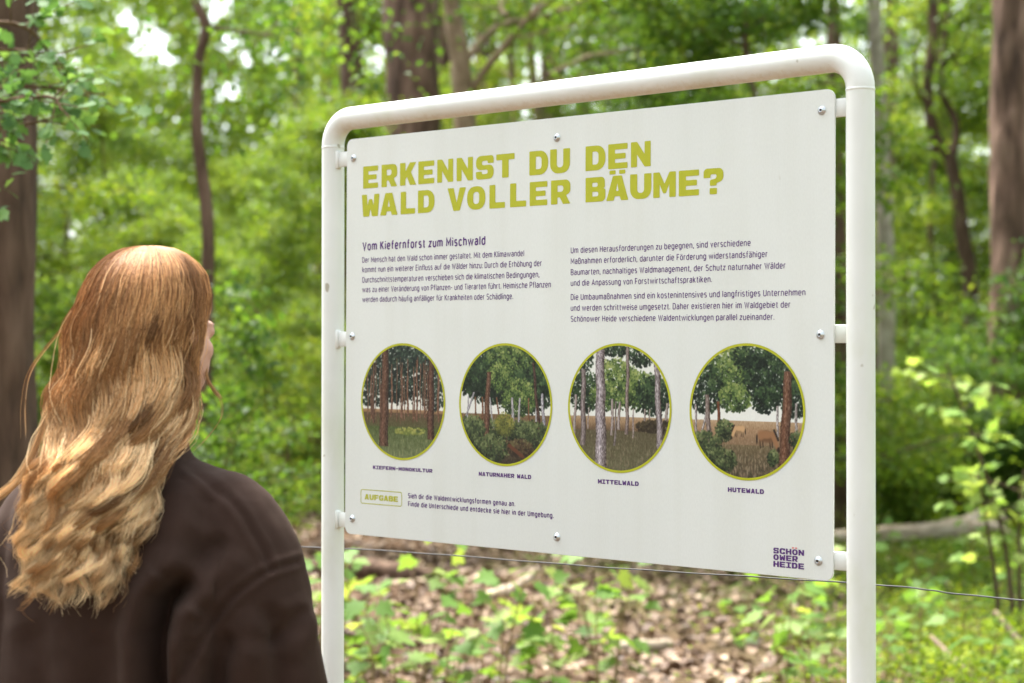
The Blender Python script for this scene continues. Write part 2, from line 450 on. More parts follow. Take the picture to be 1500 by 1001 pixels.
def rrect(w, h, r, n=8, cx=0, cy=0):
    out = []
    for sx, sy, a0 in ((1, 1, 0), (-1, 1, 90), (-1, -1, 180), (1, -1, 270)):
        for k in range(n + 1):
            a = R(a0 + 90 * k / n); out.append((cx + sx * (w / 2 - r) + r * math.cos(a), cy + sy * (h / 2 - r) + r * math.sin(a)))
    return np.array(out)

def build_panel():
    T = .004; c = .0006
    rings = [(rrect(PW - 2 * c, PH - 2 * c, .0155), 0), (rrect(PW, PH, .016), c), (rrect(PW, PH, .016), T - c), (rrect(PW - 2 * c, PH - 2 * c, .0155), T)]
    n = len(rings[0][0]); V = np.vstack([pv_arr(a, y) for a, y in rings])
    F = []
    for k in range(3):
        for i in range(n):
            j = (i + 1) % n; F.append((k * n + i, k * n + j, (k + 1) * n + j, (k + 1) * n + i))
    me = bpy.data.meshes.new('panel')
    me.from_pydata(V.tolist(), [], [tuple(range(n))[::-1]] + F + [tuple(range(3 * n, 4 * n))]); me.materials.append(M['panel']); me.update()
    return link('panel', me, sign)
panel = build_panel()

def lathe(mb, prof, cx, cz, sides=24):
    th = np.linspace(0, 2 * np.pi, sides, endpoint=False)
    V = np.vstack([[(cx + r * math.cos(t), y, cz + r * math.sin(t)) for t in th] for r, y in prof])
    n = len(prof); i = np.arange(n - 1)[:, None] * sides; j = np.arange(sides)[None]; k = (j + 1) % sides
    mb.add(V, None, np.stack([i + j, i + k, i + k + sides, i + j + sides], -1).reshape(-1, 4))
for u, v in [(-.574, .3795), (-.0157, .3817), (.5697, .385), (-.5753, 0), (.5686, 0), (-.5724, -.3876), (-.0113, -.3874), (.5662, -.3877)]:
    x, z = pv(u, v)
    s = MB(); lathe(s, [(.0078, -.0001), (.0078, -.0011), (.0062, -.0013), (.0060, -.0018), (.0052, -.0036), (.0036, -.0046), (.0026, -.0048), (.0025, -.0025)], x, z)
    so = s.obj('screw', M['steel'], sign)
    k = MB(); th = np.linspace(0, 2 * np.pi, 6, endpoint=False) + u * 9
    V = np.array([(x + .00255 * math.cos(t), -.0046, z + .00255 * math.sin(t)) for t in th] + [(x, -.0030, z)])
    k.add(V, [(i, (i + 1) % 6, 6) for i in range(6)]); k.obj('hex_socket', M['socket'], so, smooth=False)

# --- lettering -------------------------------------------------------------
GL = {
 'E': [[(0,0),(1,0),(1,.235),(.35,.235),(.35,.39),(.9,.39),(.9,.61),(.35,.61),(.35,.765),(1,.765),(1,1),(0,1)]],
 'F': [[(0,0),(.35,0),(.35,.34),(.9,.34),(.9,.57),(.35,.57),(.35,.765),(1,.765),(1,1),(0,1)]],
 'L': [[(0,0),(1,0),(1,.25),(.38,.25),(.38,1),(0,1)]],
 'T': [[(.32,0),(.68,0),(.68,.75),(1,.75),(1,1),(0,1),(0,.75),(.32,.75)]],
 'H': [[(0,0),(.33,0),(.33,.38),(.67,.38),(.67,0),(1,0),(1,1),(.67,1),(.67,.62),(.33,.62),(.33,1),(0,1)]],
 'I': [[(0,0),(1,0),(1,.22),(.68,.22),(.68,.78),(1,.78),(1,1),(0,1),(0,.78),(.32,.78),(.32,.22),(0,.22)]],
 'N': [[(0,0),(.31,0),(.31,.50),(.69,0),(1,0),(1,1),(.69,1),(.69,.5),(.31,1),(0,1)]],
 'K': [[(0,0),(.34,0),(.34,.27),(.43,.38),(.61,0),(1,0),(.68,.57),(1,1),(.61,1),(.34,.63),(.34,1),(0,1)]],
 'R': [[(0,0),(.34,0),(.34,.28),(.46,.28),(.62,0),(1,0),(.78,.36,.04),(1,.46,.2),(1,1,.34),(0,1)], [(.34,.51),(.64,.51,.12),(.64,.77,.12),(.34,.77)]],
 'D': [[(0,0),(1,0,.46),(1,1,.46),(0,1)], [(.35,.24),(.65,.24,.2),(.65,.76,.2),(.35,.76)]],
 'O': [[(0,0,.45),(1,0,.45),(1,1,.45),(0,1,.45)], [(.34,.24,.15),(.66,.24,.15),(.66,.76,.15),(.34,.76,.15)]],
 'U': [[(0,1),(0,0,.42),(1,0,.42),(1,1),(.66,1),(.66,.24,.15),(.34,.24,.15),(.34,1)]],
 'S': [[(1,.67),(1,1,.36),(0,1,.36),(0,.40,.26),(.66,.40,.08),(.66,.22,.09),(.34,.22,.07),(.34,.33),(0,.33),(0,0,.36),(1,0,.36),(1,.60,.26),(.34,.60,.08),(.34,.78,.09),(.66,.78,.07),(.66,.67)]],
 'W': [[(0,1),(.08,0),(.42,0),(.5,.34),(.58,0),(.92,0),(1,1),(.71,1),(.67,.5),(.59,.78),(.41,.78),(.33,.5),(.29,1)]],
 'A': [[(0,0),(.34,0),(.385,.17),(.615,.17),(.66,0),(1,0),(.70,1),(.30,1)], [(.44,.38),(.56,.38),(.5,.70)]],
 'V': [[(.33,0),(.67,0),(1,1),(.66,1),(.5,.36),(.34,1),(0,1)]],
 'B': [[(0,0),(1,0,.32),(1,.49,.16),(.9,.53,.04),(.97,.58,.14),(.97,1,.3),(0,1)], [(.34,.22),(.64,.22,.08),(.64,.41,.08),(.34,.41)], [(.34,.61),(.61,.61,.07),(.61,.78,.07),(.34,.78)]],
 'M': [[(0,0),(.29,0),(.29,.52),(.44,.16),(.56,.16),(.71,.52),(.71,0),(1,0),(1,1),(.72,1),(.5,.54),(.28,1),(0,1)]],
 '?': [[(.32,.33),(.66,.33),(.66,.42),(1,.52,.2),(1,1,.38),(0,1,.38),(0,.64),(.35,.64),(.35,.77,.1),(.65,.77,.1),(.65,.61,.1),(.32,.55,.06)], 'new', [(.31,0),(.68,0),(.68,.24),(.31,.24)]],
 'C': [[(1,.62),(1,1,.4),(0,1,.4),(0,0,.4),(1,0,.4),(1,.37),(.66,.37),(.66,.24,.1),(.34,.24,.13),(.34,.76,.13),(.66,.76,.1),(.66,.62)]],
 'G': [[(1,.56),(.5,.56),(.5,.36),(.67,.36),(.67,.23,.06),(.34,.23,.14),(.34,.77,.14),(.66,.77,.1),(.66,.68),(1,.68),(1,1,.4),(0,1,.4),(0,0,.4),(1,0,.4)]],
 '-': [[(.12,.38),(.88,.38),(.88,.62),(.12,.62)]],
}
DOTS = [[(.14,1.06),(.42,1.06),(.42,1.22),(.14,1.22)], [(.58,1.06),(.86,1.06),(.86,1.22),(.58,1.22)]]
def round_poly(pts, sx, sy, r0):
    P = [np.array((p[0] * sx, p[1] * sy)) for p in pts]; out = []
    n = len(P)
    for i in range(n):
        r = pts[i][2] * min(sx, sy) if len(pts[i]) > 2 else r0
        a, b, c = P[i - 1], P[i], P[(i + 1) % n]
        la, lc = np.linalg.norm(a - b), np.linalg.norm(c - b); k = min(r, la * .48, lc * .48)
        p, q = b + (a - b) / la * k, b + (c - b) / lc * k
        m = 7 if len(pts[i]) > 2 else 3
        for t in np.linspace(0, 1, m):
            # between quadratic and circular arc
            w = 1.0 if m == 3 else .80
            out.append(((1 - t) ** 2 * p + 2 * w * t * (1 - t) * b + t * t * q) / ((1 - t) ** 2 + 2 * w * t * (1 - t) + t * t))
    return out
def glyph(mb, ch, u0, u1, v0, v1, y, dots=True):
    base = {'Ä': 'A', 'Ö': 'O', 'Ü': 'U'}.get(ch, ch)
    groups = [[]]
    for c in GL[base]:
        if c == 'new': groups.append([])
        else: groups[-1].append(c)
    if ch != base and dots: groups += [[d] for d in DOTS]
    sx, sy = u1 - u0, v1 - v0
    for g in groups:
        loops = [round_poly(c, sx, sy, .035 * sy) for c in g]
        tri = geometry.tessellate_polygon([[Vector((p[0], p[1], 0)) for p in lp] for lp in loops])
        pts = np.array([p for lp in loops for p in lp]) + (u0, v0)
        T = []
        for t in tri:
            a, b, c = (pts[k] for k in t)
            if (b[0]-a[0])*(c[1]-a[1]) - (b[1]-a[1])*(c[0]-a[0]) < 0: t = t[::-1]
            T.append(t)
        mb.add(pv_arr(pts, y), T)

INK = -.00035
def part_of_panel(mb, name, mat): return mb.obj(name, mat, panel, smooth=False)
h1 = [('E',-.5446,-.5),('R',-.49,-.4441),('K',-.436,-.3894),('E',-.3836,-.3388),('N',-.3305,-.2864),('N',-.2768,-.2326),('S',-.2245,-.1772),('T',-.1706,-.1228),('D',-.0849,-.0374),('U',-.0325,.0167),('D',.0546,.1024),('E',.1088,.1543),('N',.1621,.2076)]
h2 = [('W',-.5483,-.4958),('A',-.4938,-.4425),('L',-.4337,-.3923),('D',-.3842,-.3374),('V',-.3017,-.2512),('O',-.248,-.199),('L',-.1883,-.1473),('L',-.1342,-.0927),('E',-.0837,-.0391),('R',-.03,.0179),('B',.0549,.1027),('Ä',.1046,.1566),('U',.1604,.2094),('M',.2137,.2645),('E',.2711,.3157),('?',.3255,.3685)]
for hh, v0, v1 in ((h1, .3128, .3597), (h2, .2532, .2998)):
    mb = MB()
    for q, (c, a, b) in enumerate(hh):
        if q and a - hh[q - 1][2] > .025: part_of_panel(mb, 'headline_word', M['lime']); mb = MB()
        glyph(mb, c, a, b, v0, v1, INK)
    part_of_panel(mb, 'headline_word', M['lime'])

def mono(mb, text, u0, u1, v0, v1, gap=.14, space=.55):
    wd = {'I': .86, '-': .8, ' ': space, 'M': 1.06, 'W': 1.06, 'L': .92}
    tot = sum(wd.get(c, 1) for c in text) + gap * (len(text) - 1); k = (u1 - u0) / tot; u = u0
    for c in text:
        w = wd.get(c, 1) * k
        if c != ' ': glyph(mb, c, u, u + w, v0, v1, INK, dots=False)
        u += w + gap * k
for t, a, b, h in (('KIEFERN-MONOKULTUR', -.511, -.3398, .0076), ('NATURNAHER WALD', -.213, -.0765, .0082), ('MITTELWALD', .0877, .1834, .0083), ('HUTEWALD', .3804, .456, .0083)):
    mb = MB(); mono(mb, t, a, b, -.2792, -.2792 + h); part_of_panel(mb, 'caption', M['purple'])
mb = MB(); mono(mb, 'AUFGABE', -.5349, -.4375, -.3444, -.3331, .12)
def ring2(mb, a, b, y):
    n = len(a); V = np.vstack([pv_arr(a, y), pv_arr(b, y)])
    mb.add(V, None, [(i, (i + 1) % n, n + (i + 1) % n, n + i) for i in range(n)])
ring2(mb, rrect(.1214, .0304, .0055, 8, -.4864, -.3383), rrect(.1184, .0274, .0041, 8, -.4864, -.3383), INK)
part_of_panel(mb, 'task_badge', M['lime'])
mb = MB()
mono(mb, 'SCHÖN', .4758, .5378, -.3812, -.3712, .13); mono(mb, 'OWER', .4758, .5253, -.3926, -.3828, .13); mono(mb, 'HEIDE', .4758, .5378, -.4046, -.3945, .13)
lg = part_of_panel(mb, 'area_logo', M['purple'])
mb = MB()
for u in (.5155, .5218):
    lp = [(u - .0019, -.3701), (u + .0019, -.3701), (u + .0019, -.3679), (u - .0019, -.3679)]
    mb.add(pv_arr(lp, INK), None, [(0, 1, 2, 3)])
part_of_panel(mb, 'umlaut_dots', M['red'])

# a narrow rounded grotesque drawn as strokes: ('L', x, y, x, y ...) lines, ('A', cx, cy, rx, ry, a0, a1) arcs; capitals are 1 high
XH = .74
def _ell(a0=0, a1=360, w=.46): return ('A', w / 2, .37, w / 2, .37, a0, a1)
ARCH = [('A', .22, .50, .22, .24, 180, 0), ('L', .44, .50, .44, 0)]
DOT2 = [('L', .10, .92, .10, 1.04), ('L', .34, .92, .34, 1.04)]
SF = {
 'a': (.43, [('A', .22, .50, .20, .24, 155, 0), ('L', .42, .50, .42, 0), ('L', .42, .42, .20, .42), ('A', .20, .21, .20, .21, 90, 270), ('L', .20, 0, .30, .02, .42, .14)]),
 'b': (.46, [('L', 0, 0, 0, 1.02), _ell()]), 'c': (.42, [_ell(38, 322)]), 'd': (.46, [('L', .46, 0, .46, 1.02), _ell()]),
 'e': (.46, [_ell(0, 315), ('L', .02, .37, .46, .37)]), 'f': (.27, [('L', .10, 0, .10, .80), ('A', .28, .80, .18, .24, 180, 85), ('L', -.05, .68, .30, .68)]),
 'g': (.46, [_ell(), ('L', .46, XH, .46, -.03), ('A', .23, -.03, .23, .22, 0, -145)]), 'h': (.44, [('L', 0, 0, 0, 1.02)] + ARCH),
 'i': (.0, [('L', 0, 0, 0, XH), ('L', 0, .92, 0, 1.04)]), 'k': (.42, [('L', 0, 0, 0, 1.02), ('L', .38, XH, .02, .32), ('L', .14, .44, .42, 0)]), 'l': (.0, [('L', 0, 0, 0, 1.02)]),
 'm': (.76, [('L', 0, 0, 0, XH), ('A', .19, .52, .19, .22, 180, 0), ('L', .38, .52, .38, 0), ('A', .57, .52, .19, .22, 180, 0), ('L', .76, .52, .76, 0)]),
 'n': (.44, [('L', 0, 0, 0, XH)] + ARCH), 'o': (.46, [_ell()]), 'p': (.46, [('L', 0, -.25, 0, XH), _ell()]), 'r': (.24, [('L', 0, 0, 0, XH), ('A', .24, .48, .24, .26, 180, 85)]),
 's': (.38, [('A', .19, .555, .18, .185, 35, 270), ('A', .19, .185, .19, .185, 90, -145)]), 't': (.25, [('L', .11, .94, .11, .20), ('A', .27, .20, .16, .20, 180, 275), ('L', 0, .72, .28, .72)]),
 'u': (.44, [('L', 0, XH, 0, .24), ('A', .22, .24, .22, .24, 180, 360), ('L', .44, XH, .44, 0)]), 'v': (.42, [('L', 0, XH, .21, 0, .42, XH)]), 'w': (.80, [('L', 0, XH, .19, 0, .40, .70, .61, 0, .80, XH)]),
 'x': (.40, [('L', 0, XH, .40, 0), ('L', 0, 0, .40, XH)]), 'z': (.38, [('L', 0, .70, .38, .70, 0, .04, .38, .04)]),
 '.': (.0, [('L', 0, -.01, 0, .12)]), ',': (.02, [('L', .02, .12, -.04, -.16)]), ':': (.0, [('L', 0, 0, 0, .12), ('L', 0, .56, 0, .68)]), '-': (.28, [('L', 0, .40, .28, .40)]),
 'A': (.60, [('L', 0, 0, .30, 1, .60, 0), ('L', .11, .30, .49, .30)]), 'B': (.50, [('L', 0, 0, 0, 1, .26, 1), ('A', .26, .76, .21, .24, 90, -90), ('L', 0, .52, .27, .52), ('A', .27, .26, .24, .26, 90, -90), ('L', .27, 0, 0, 0)]),
 'D': (.53, [('L', 0, 0, 0, 1, .24, 1), ('A', .24, .5, .29, .5, 90, -90), ('L', .24, 0, 0, 0)]), 'E': (.44, [('L', .44, 1, 0, 1, 0, 0, .44, 0), ('L', 0, .52, .40, .52)]), 'F': (.42, [('L', .42, 1, 0, 1, 0, 0), ('L', 0, .50, .38, .50)]),
 'H': (.52, [('L', 0, 0, 0, 1), ('L', .52, 0, .52, 1), ('L', 0, .52, .52, .52)]), 'K': (.52, [('L', 0, 0, 0, 1), ('L', .48, 1, .02, .42), ('L', .17, .58, .52, 0)]), 'M': (.68, [('L', 0, 0, 0, 1, .34, .28, .68, 1, .68, 0)]),
 'P': (.49, [('L', 0, 0, 0, 1, .25, 1), ('A', .25, .72, .24, .28, 90, -90), ('L', .25, .44, 0, .44)]), 'S': (.48, [('A', .24, .755, .23, .245, 30, 270), ('A', .24, .255, .24, .255, 90, -150)]), 'T': (.50, [('L', 0, 1, .50, 1), ('L', .25, 1, .25, 0)]),
 'U': (.52, [('L', 0, 1, 0, .28), ('A', .26, .28, .26, .28, 180, 360), ('L', .52, .28, .52, 1)]), 'V': (.58, [('L', 0, 1, .29, 0, .58, 1)]), 'W': (.86, [('L', 0, 1, .22, 0, .43, .92, .64, 0, .86, 1)]),
 'ß': (.47, [('L', 0, 0, 0, .78), ('A', .21, .78, .21, .24, 180, -60), ('L', .31, .57, .22, .54), ('A', .22, .27, .25, .27, 90, -115)]),
}
for _c, _b in (('ä', 'a'), ('ö', 'o'), ('ü', 'u')): SF[_c] = (SF[_b][0], SF[_b][1] + DOT2)
SF['Ö'] = SF['U']
def stroke_pts(st):
    if st[0] == 'L': return np.array(st[1:], float).reshape(-1, 2)
    _, cx, cy, rx, ry, a0, a1 = st; n = max(5, int(abs(a1 - a0) / 15) + 1); a = np.radians(np.linspace(a0, a1, n)); c, q = np.cos(a), np.sin(a); e = 2 / 2.5
    return np.stack([cx + rx * np.sign(c) * abs(c) ** e, cy + ry * np.sign(q) * abs(q) ** e], -1)
def ribbon(P, w):
    """even stroke along P, mitred"""
    d = unit(np.diff(P, axis=0)); nrm = np.stack([-d[:, 1], d[:, 0]], -1); closed = np.linalg.norm(P[0] - P[-1]) < 1e-6
    a = np.vstack([nrm[-1:] if closed else nrm[:1], nrm]); b = np.vstack([nrm, nrm[:1] if closed else nrm[-1:]]); m = unit(a + b); k = 1 / np.clip((m * a).sum(1), .45, 1)
    o = m * (k * w / 2)[:, None]; n = len(P); V = np.vstack([P + o, P - o])
    return V, [(i, n + i, n + i + 1, i + 1) for i in range(n - 1)]
def text_lines(name, lines, mat, cap, weight=.12):
    """lines: (text, u_left, u_right, v_base); each line is set to fit between its two ends"""
    mb = MB(); side = .062 + weight * .60
    for txt, u0, u1, v in lines:
        x = 0; items = []
        for ch in txt:
            if ch == ' ': x += .30 + weight * .6; continue
            w, st = SF[ch]; x += side
            for q in st: items.append((x, stroke_pts(q)))
            x += w + side
        k = (u1 - u0) / (x - 2 * side + weight); ky = cap
        for n, (x0, P) in enumerate(items):
            V, F = ribbon(P, weight); V = np.stack([u0 + (V[:, 0] + x0 - side + weight / 2) * k, v + V[:, 1] * ky], -1)
            mb.add(pv_arr(V, INK - .00001 * (n % 5)), None, F)
    return part_of_panel(mb, name, mat)
text_lines('subheading', [('Vom Kiefernforst zum Mischwald', -.5456, -.1983, .1828)], M['purple'], .0158, .20)
text_lines('body_text', [('Der Mensch hat den Wald schon immer gestaltet. Mit dem Klimawandel', -.546, -.0972, .1564),
  ('kommt nun ein weiterer Einfluss auf die Wälder hinzu: Durch die Erhöhung der', -.5458, -.0524, .1358),
  ('Durchschnittstemperaturen verschieben sich die klimatischen Bedingungen,', -.5456, -.0581, .1142),
  ('was zu einer Veränderung von Pflanzen- und Tierarten führt. Heimische Pflanzen', -.5455, -.0292, .0938),
  ('werden dadurch häufig anfälliger für Krankheiten oder Schädlinge.', -.5453, -.125, .0728)], M['purple'], .0107, .142)
text_lines('body_text', [('Um diesen Herausforderungen zu begegnen, sind verschiedene', .0196, .4264, .1582),
  ('Maßnahmen erforderlich, darunter die Förderung widerstandsfähiger', .0197, .4616, .1373),
  ('Baumarten, nachhaltiges Waldmanagement, der Schutz naturnaher Wälder', .0198, .4985, .1162),
  ('und die Anpassung von Forstwirtschaftspraktiken.', .0199, .3445, .0956),
  ('Die Umbaumaßnahmen sind ein kostenintensives und langfristiges Unternehmen', .0201, .5386, .0686),
  ('und werden schrittweise umgesetzt. Daher existieren hier im Waldgebiet der', .0202, .5086, .0479),
  ('Schönower Heide verschiedene Waldentwicklungen parallel zueinander.', .0203, .4759, .027)], M['purple'], .0103, .142)
text_lines('task_text', [('Sieh dir die Waldentwicklungsformen genau an.', -.4082, -.117, -.3342),
  ('Finde die Unterschiede und entdecke sie hier in der Umgebung.', -.408, -.0196, -.3510)], M['purple'], .0092, .195)

# --- the four round painted forest pictures ---------------------------------
NP_ = 260
def srgb2lin(a):
    a = np.clip(a, 0, 255) / 255
    return np.where(a <= .04045, a / 12.92, ((a + .055) / 1.055) ** 2.4)
class Canvas:
    """a little painter: x,y in -1..1, y up"""
    def __init__(s, seed):
        s.A = np.zeros((NP_, NP_, 3)); s.r = np.random.default_rng(seed)
        g = np.linspace(-1, 1, NP_); s.X, s.Y = np.meshgrid(g, g)
    def band(s, y0, y1, c0, c1, grain=8):
        m = (s.Y >= y0) & (s.Y <= y1); t = np.clip((s.Y - y0) / (y1 - y0), 0, 1)[..., None]
        g = s.r.normal(size=(NP_, NP_)); g = (g + np.roll(g, 1, 0) + np.roll(g, 2, 0) + np.roll(g, 3, 0)) / 2
        col = np.array(c0) * (1 - t) + np.array(c1) * t + g[..., None] * grain; s.A[m] = col[m]
    def dab(s, x, y, r, c, a=1.0, ry=None):
        ry = ry or r
        i0, i1 = [int(np.clip((q + 1) / 2 * NP_, 0, NP_)) for q in (y - ry, y + ry)]; j0, j1 = [int(np.clip((q + 1) / 2 * NP_, 0, NP_)) for q in (x - r, x + r)]
        i1 = min(NP_, i1 + 1); j1 = min(NP_, j1 + 1)
        if i0 >= i1 or j0 >= j1: return
        d = ((s.X[i0:i1, j0:j1] - x) / r) ** 2 + ((s.Y[i0:i1, j0:j1] - y) / ry) ** 2
        w = (np.clip(1.4 - d * 1.4, 0, 1) * a)[..., None]; s.A[i0:i1, j0:j1] = s.A[i0:i1, j0:j1] * (1 - w) + np.array(c) * w
    def foliage(s, cx, cy, rx, ry, n, pal, size=.03, holes=0.0):
        n = int(n * 2.0); size *= .68
        for _ in range(n):
            a = s.r.uniform(0, 6.283); q = math.sqrt(s.r.uniform(0, 1)) * s.r.uniform(.85, 1.1)
            x, y = cx + rx * q * math.cos(a), cy + ry * q * math.sin(a)
            l = .45 + .26 * math.sin(a) * q + .2 * math.sin(x * 19 + 3 * y) * math.sin(y * 16 - 2 * x) + s.r.normal() * .2
            c = np.array(pal[int(np.clip(l * len(pal), 0, len(pal) - 1))]) + s.r.normal() * 7
            s.dab(x, y, size * s.r.uniform(.5, 1.3), c, .85)
    def trunk(s, x0, y0, x1, y1, w0, w1, dark, light, streak=14):
        y = s.Y; t = np.clip((y - y0) / (y1 - y0), 0, 1); xc = x0 + (x1 - x0) * t + .008 * np.sin(y * 9 + x0 * 20); w = w0 + (w1 - w0) * t
        m = (np.abs(s.X - xc) < w) & (y >= y0) & (y <= y1); k = np.clip((s.X - xc) / w * .5 + .5, 0, 1)
        g = s.r.normal(size=(NP_, NP_))
        for q in range(3): g = (g + np.roll(g, 1, 0) + np.roll(g, -1, 0)) / 2.1
        kk = (1 - np.abs(k - .38) * 1.5)[..., None]
        col = np.array(dark) * (1 - kk) + np.array(light) * kk + g[..., None] * streak
        s.A[m] = col[m]
    def grass(s, n, y0, y1, pal, h=.05):
        for _ in range(n):
            x, y = s.r.uniform(-1, 1), s.r.uniform(y0, y1); k = 1.5 - .9 * (y - y0) / (y1 - y0 + 1e-6)
            s.dab(x, y, .010 * k, np.array(pal[s.r.integers(len(pal))]) + s.r.normal() * 5, .45, h * k * s.r.uniform(.4, 1))
    def horse(s, x, y, k, body, dark, flip=1):
        f = flip
        for dx, q in ((-.10, .0), (-.06, .012), (.05, .0), (.085, .012)):
            for t in np.linspace(0, 1, 7): s.dab(x + f * (dx + .012 * t) * k, y - (.05 + .10 * t - q) * k, (.020 - .009 * t) * k, np.array(body) * (1 - t) * .8 + np.array(dark) * t, 1)
        s.dab(x, y, .135 * k, np.array(body) * .72, 1, .095 * k); s.dab(x, y + .022 * k, .12 * k, body, 1, .066 * k); s.dab(x - f * .08 * k, y + .015 * k, .065 * k, body, 1, .08 * k)
        for t in np.linspace(0, 1, 8): s.dab(x + f * (.10 + .07 * t) * k, y + (.03 - .17 * t) * k, (.052 - .02 * t) * k, body, 1)
        for t in np.linspace(0, 1, 6): s.dab(x + f * (.12 + .06 * t) * k, y + (.08 - .12 * t) * k, .022 * k, dark, .9)
        s.dab(x + f * .185 * k, y - .17 * k, .028 * k, dark, 1, .045 * k); s.dab(x - f * .145 * k, y - .04 * k, .016 * k, dark, 1, .08 * k)
DG = [(16, 24, 19), (24, 38, 26), (36, 54, 34), (54, 76, 46), (80, 100, 62)]
LGN = [(34, 48, 28), (55, 76, 40), (84, 106, 54), (116, 134, 72), (150, 160, 92)]
PINE = [(18, 26, 23), (28, 40, 34), (42, 56, 46), (68, 84, 68)]
SHR = [(30, 38, 26), (52, 64, 40), (82, 94, 58), (118, 128, 84)]
def pic_a():
    c = Canvas(1); c.band(-1, 1, (226, 226, 216), (226, 226, 216), 2); c.band(-.22, -.14, (120, 92, 66), (168, 136, 100))
    c.band(-.55, -.2, (80, 86, 50), (92, 74, 56)); c.band(-1, -.45, (112, 120, 84), (76, 88, 48))
    c.foliage(0, .62, 1.1, .62, 1500, PINE, .05); c.foliage(-.75, .12, .35, .25, 160, PINE, .04); c.foliage(.75, .12, .3, .28, 160, PINE, .04); c.foliage(0, .25, .8, .14, 110, PINE, .03)
    for _ in range(60): c.dab(c.r.uniform(-.8, .8), c.r.uniform(.15, .6), .014, (220, 222, 212), .8)
    for _ in range(38):
        x = c.r.uniform(-.95, .95); w = c.r.uniform(.006, .018); c.trunk(x, c.r.uniform(-.4, -.2), x + c.r.normal() * .01, c.r.uniform(.4, .8), w, w * .7, (62, 46, 38), (140, 100, 78))
    c.grass(500, -.95, -.45, [(120, 128, 90), (150, 152, 108), (84, 94, 56), (60, 68, 40)]); c.foliage(.2, -.52, .42, .06, 60, [(112, 122, 60), (146, 148, 76), (160, 158, 84)], .04)
    c.trunk(-.72, -.4, -.72, .55, .03, .025, (56, 40, 34), (112, 80, 64)); c.trunk(-.46, -.80, -.42, .95, .115, .08, (48, 34, 27), (108, 76, 59)); c.trunk(.69, -.65, .70, .85, .085, .065, (46, 32, 26), (100, 68, 53))
    return c.A
def pic_b():
    c = Canvas(2); c.band(-1, 1, (226, 226, 218), (226, 226, 218), 2); c.band(-1, -.16, (60, 52, 40), (120, 96, 70))
    c.foliage(0, .55, 1.2, .55, 1900, DG, .05); c.foliage(-.55, .45, .45, .35, 420, DG, .04); c.foliage(.1, .75, .5, .3, 400, LGN, .035); c.foliage(.55, .25, .5, .38, 700, DG, .04); c.foliage(.3, .12, .38, .32, 600, LGN, .032); c.foliage(-.1, .45, .3, .25, 300, LGN, .03)
    for x, w in ((-.85, .02), (-.62, .02), (-.5, .025), (-.25, .02), (-.1, .022), (.18, .03), (.32, .025), (.52, .018), (.7, .02)):
        b = c.r.uniform() < .5; c.trunk(x, -.4, x + c.r.normal() * .05, .12, w, w * .7, (70, 52, 44) if b else (130, 125, 130), (130, 88, 60) if b else (176, 172, 172))
    c.trunk(-.92, -.35, -.7, .2, .02, .02, (90, 84, 90), (178, 174, 176)); c.trunk(.86, -.45, .82, .2, .035, .03, (80, 76, 84), (182, 178, 182), 26)
    c.foliage(0, -.42, 1.1, .16, 500, SHR, .045); c.trunk(-.43, -.68, -.36, .55, .075, .045, (56, 40, 32), (112, 78, 60)); c.trunk(.78, -.6, .62, .72, .04, .025, (40, 30, 28), (86, 62, 52))
    c.foliage(-.75, -.45, .3, .25, 300, SHR, .04); c.foliage(.0, -.34, .22, .2, 260, [(70, 76, 38), (104, 106, 50), (140, 136, 66)], .03); c.foliage(-.3, -.75, .4, .24, 480, SHR, .035); c.foliage(.6, -.5, .4, .25, 420, SHR, .035); c.foliage(.35, -.72, .3, .15, 220, [(44, 34, 26), (78, 62, 44), (100, 92, 60)], .04)
    for t in np.linspace(0, 1, 14): c.dab(.1 + .3 * t, -.68 - .18 * t, .04, (96, 58, 40), .9)
    return c.A
def pic_c():
    c = Canvas(3); c.band(-1, 1, (226, 227, 219), (226, 227, 219), 2); c.band(-.22, -.14, (150, 122, 92), (176, 150, 118)); c.band(-.4, -.2, (88, 70, 52), (160, 130, 98)); c.band(-1, -.36, (96, 94, 68), (88, 80, 58))
    for x, y, rx, ry, n, p in ((-.05, .38, .45, .40, 900, LGN), (-.7, .25, .3, .34, 420, DG), (.35, .28, .35, .32, 520, LGN), (.7, .22, .35, .32, 480, DG), (-.3, .2, .3, .25, 300, LGN), (.45, .85, .25, .2, 170, DG), (-.75, .75, .25, .18, 120, DG), (-.1, .92, .3, .1, 120, DG)): c.foliage(x, y, rx, ry, n, p, .035)
    for x, w, t in ((-.9, .03, .2), (-.62, .014, .0), (-.14, .03, .15), (.0, .03, .1), (.28, .016, 0), (.5, .018, 0), (.6, .015, 0), (.93, .03, .1)): c.trunk(x, c.r.uniform(-.5, -.25), x + .02, t, w, w * .8, (84, 70, 62), (176, 164, 160))
    c.foliage(.75, -.28, .4, .1, 200, [(46, 38, 28), (70, 60, 42)], .04); c.grass(700, -1, -.35, [(124, 110, 88), (146, 130, 106), (92, 80, 62), (104, 102, 74)])
    c.trunk(.16, -.42, .18, .98, .035, .03, (70, 54, 48), (150, 136, 130)); c.trunk(-.08, -.6, -.05, .1, .022, .015, (60, 52, 48), (140, 128, 124))
    c.trunk(-.72, -.62, -.72, .62, .055, .045, (60, 48, 44), (148, 136, 134)); c.trunk(-.35, -1, -.38, .98, .115, .085, (70, 58, 54), (176, 166, 170), 24); c.trunk(.82, -.62, .74, .72, .062, .05, (64, 52, 48), (168, 158, 160), 22)
    return c.A
